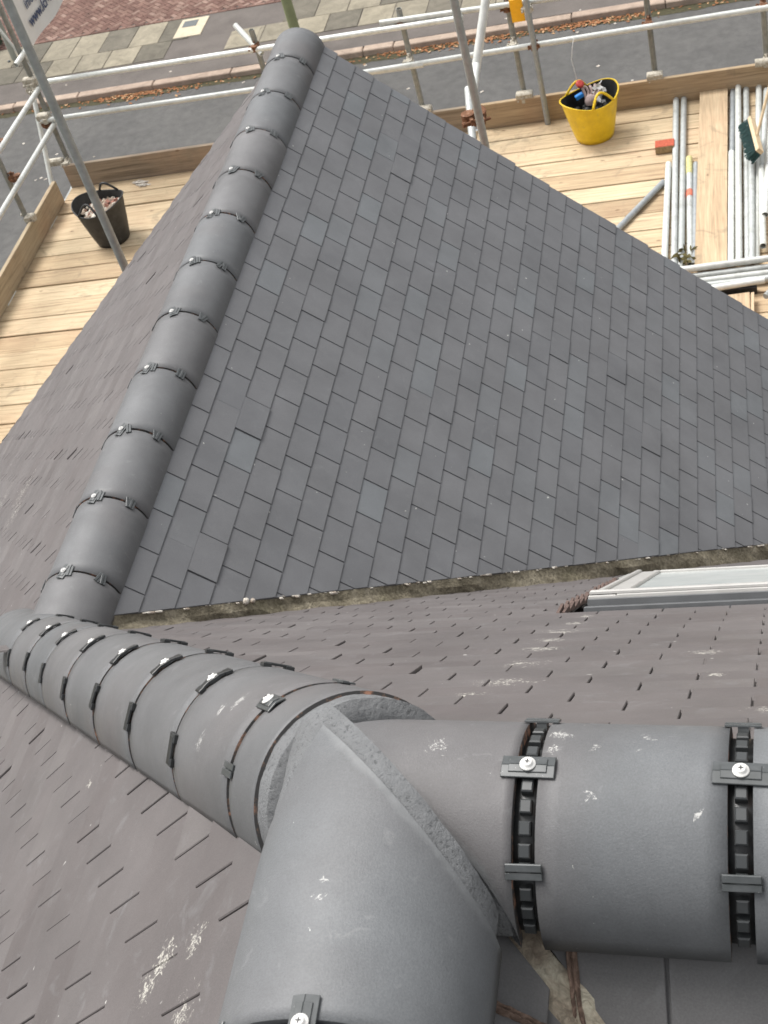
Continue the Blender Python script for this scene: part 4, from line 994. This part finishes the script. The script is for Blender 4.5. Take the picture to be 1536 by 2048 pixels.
# broom
br = empty('broom', pz(1510, 300, ZD + .2), label='wooden broom with dark green bristles resting on the tubes', cat='broom')
hA = pz(1503, 238, ZD + .22); hB = pz(1520, 303, ZD + .22); ha = (hB - hA); ha.normalize(); L0 = (hB - hA).length
dn = (pz(1484, 262, ZD + .16) - pz(1503, 250, ZD + .22)); dn = (dn - ha * dn.dot(ha)).normalized(); sd2 = ha.cross(dn).normalized()
cen = (hA + hB) / 2; b = MB(); b.box(cen, L0, .03, .058, R=(ha, dn, sd2), bev=.006); b.obj('head', MHAND, br)
b = MB()
for i in range(22):
    for j in range(6):
        p = cen + ha * ((i / 21 - .5) * (L0 - .015)) + sd2 * ((j / 5 - .5) * .05) + dn * .012; q = p + dn * rnd.uniform(.085, .10) + ha * rnd.uniform(-.01, .01) + sd2 * ((j / 5 - .5) * .03)
        b.tube(p, q, .0042, 5, r2=.0055)
o = b.obj('bristles', MBRIS, br); o['kind'] = 'stuff'
b = MB(); b.tube(cen - dn * .01 + ha * .02, pz(1560, 90, ZD + .75), .0115, 12); b.obj('handle', MHAND, br)

# ---- buckets
def tub(name, base, rb, rt, h, mat, mat_in, squeeze, label, cat, hcol, zdip=.05, ang=0.0, tilt=0.0, handles=True):
    t = empty(name, base, label=label, cat=cat); base = Vector(base); n = 40; m = 8; vs = []
    ca, sa = math.cos(ang), math.sin(ang)
    def pt(a, f, ro=0.0):
        r = rb + (rt - rb) * f ** .85 + ro
        x = r * math.cos(a) * (1 + squeeze * f); y = r * math.sin(a) * (1 - squeeze * f)
        z = h * f + zdip * f * f * (-abs(math.sin(a)) ** 2 + .0) + zdip * f * f * .5
        x += tilt * f
        return base + Vector((x * ca - y * sa, x * sa + y * ca, z))
    b = MB()
    for l in range(m + 1): vs += [pt(2 * math.pi * i / n, l / m) for i in range(n)]
    fs_ = [(l * n + i, l * n + (i + 1) % n, (l + 1) * n + (i + 1) % n, (l + 1) * n + i) for l in range(m) for i in range(n)] + [tuple(range(n - 1, -1, -1))]
    b.add(vs, fs_, .5, True)
    # rolled rim
    rim = [pt(2 * math.pi * i / n, 1.0, .004) for i in range(n)]; rv = []
    b.path(rim + [rim[0], rim[1]], .0065, 6)
    b.obj('body', mat, t, fix=False)
    b = MB(); vs = []
    for l in range(m + 1): vs += [pt(2 * math.pi * i / n, max(.02, l / m), -.005) for i in range(n)]
    b.add(vs, [(l * n + (i + 1) % n, l * n + i, (l + 1) * n + i, (l + 1) * n + (i + 1) % n) for l in range(m) for i in range(n)] + [tuple(range(n))], .5, True); b.obj('lining', mat_in, t, fix=False)
    if handles:
        for s_ in (math.pi / 2, -math.pi / 2):
            a_ = s_; p0 = pt(a_ - .42, 1.0); p1 = pt(a_ + .42, 1.0); mid = (p0 + p1) / 2; outw = (mid - base - Vector((0, 0, (mid - base).z))).normalized()
            pts = []
            for i in range(13):
                q = i / 12; pts.append(p0.lerp(p1, q) + Vector((0, 0, 1)) * (.095 * math.sin(math.pi * q)) - outw * (.035 * math.sin(math.pi * q)) + outw * .006)
            b = MB(); b.path(pts, .0105, 8); b.obj('handle', hcol, t)
    return t, pt
ybase = Vector((.755, 8.30, ZD + .002))
yb, ypt = tub('tub', ybase, .155, .225, .36, MYEL, MBRB, .09, 'yellow flexible tub with black inside, standing by the front toe board', 'tub', MYEL, .055, math.radians(38))
# things in the yellow tub
def rag(name, pts, r, mat, lab, cat, grp=None):
    b = MB(); b.path(pts, r, 8); o = b.obj(name, mat); return tag(o, lab, cat, grp)
yc = ybase + Vector((0, 0, .35))
t = empty('glove', yc + Vector((.02, .08, 0)), label='crumpled grey pink work glove on top of the yellow tub contents', cat='glove')
b = MB()
for k_ in range(5):
    a_ = -.6 + k_ * .3; pts = [yc + Vector((-.03 + .012 * k_, .03, -.05)), yc + Vector((-.04 + .03 * k_, .06 + .02 * math.sin(k_), .01)), yc + Vector((-.06 + .035 * k_, .10, .035 + .012 * math.cos(k_ * 2))), yc + Vector((-.08 + .04 * k_, .14, .02))]
    b.path(pts, .012, 7)
b.lathe(yc + Vector((0, .02, -.09)), (.2, .5, 1), [(.04, 0), (.055, .03), (.05, .07), (.03, .09)], 10); b.obj('glove_hand', MGLV, t)
b = MB(); b.lathe(yc + Vector((-.075, .10, .065)), (.3, -.5, .8), [(.03, 0), (.034, .008), (.034, .02), (.028, .028), (.012, .028)], 18); tag(b.obj('tape_reel', MRED), 'small red reel at the rim of the yellow tub', 'reel')
b = MB(); b.box(yc + Vector((-.085, .05, -.005)), .07, .035, .035, R=(Vector((.9, .3, .3)).normalized(), Vector((-.3, .95, 0)).normalized(), Vector((-.28, -.1, .95)).normalized()), bev=.006); tag(b.obj('blue_tool_grip', MBLU), 'bright blue plastic tool grip inside the yellow tub', 'tool')
b = MB()
for _ in range(26):
    c = yc + Vector((.07 + rnd.gauss(0, .018), .07 + rnd.gauss(0, .03), -.01 + rnd.gauss(0, .03))); u = Vector((rnd.uniform(-1, 1), rnd.uniform(-1, 1), rnd.uniform(-1, 1))).normalized() * .03; w = u.orthogonal().normalized() * .02
    b.add([c - u, c + w, c + u, c - w], [(0, 1, 2), (0, 2, 3)])
tag(b.obj('plastic_wrapper', MWHT), 'crumpled clear white wrapper sticking out of the yellow tub', 'wrapper')
b = MB(); b.path([yc + Vector((-.085, .11, .06)), yc + Vector((-.10, .13, .16)), yc + Vector((-.115, .15, .27)), yc + Vector((-.095, .17, .36)), yc + Vector((-.075, .19, .43))], .0028, 6); tag(b.obj('wire', MWIRE), 'thin white wire standing up out of the yellow tub', 'wire')
b = MB()
for _ in range(40):
    a_ = rnd.uniform(0, 6.28); rr_ = rnd.random() * .13; c = ybase + Vector((rr_ * math.cos(a_), rr_ * math.sin(a_), .19 + rnd.random() * .05)); b.lathe(c, (rnd.uniform(-1, 1), rnd.uniform(-1, 1), 1), [(.02, 0), (.03, .012), (.022, .03), (.006, .036)], 7)
o = b.obj('tub_contents', MBRB); tag(o, kind='stuff')
bbase = Vector((-3.43, 7.66, ZD + .002))
bb, bpt = tub('bucket', bbase, .145, .222, .38, MBRB, MBRB, .04, 'black rubber bucket heaped with broken mortar on the left boards', 'bucket', MBRB, .05, math.radians(-10))
for (mat, n_, nm) in ((MRUB, 80, 'rubble'), (MRUBP, 46, 'rubble'), (MRUBR, 34, 'rubble')):
    b = MB()
    for _ in range(n_):
        a_ = rnd.uniform(0, 6.28); rr_ = rnd.random() ** .5 * .172; c = bbase + Vector((rr_ * math.cos(a_), rr_ * math.sin(a_), .27 + rnd.random() * .035 + .03 * (1 - rr_ / .17)))
        ax = Vector((rnd.uniform(-1, 1), rnd.uniform(-1, 1), rnd.uniform(-1, 1))).normalized(); ay = ax.orthogonal().normalized(); s_ = rnd.uniform(.018, .05)
        b.box(c, s_ * rnd.uniform(.9, 1.6), s_, s_ * rnd.uniform(.5, .9), R=(ax, ay, ax.cross(ay)), bev=s_ * .14)
    o = b.obj(nm, mat); tag(o, kind='stuff')
# a splash of plaster on the left boards
b = MB(); 
for q_ in range(26):
    c = pz(283 + rnd.gauss(0, 6), 366 + rnd.gauss(0, 2.6), ZD + .004 + q_ * .0004); u = Vector((rnd.uniform(.01, .035), 0, 0)); w = Vector((0, rnd.uniform(.008, .02), 0)); b.box(c, u.x * 2, w.y * 2, .0006)
tag(b.obj('plaster_splash', MCRUMB), kind='stuff')
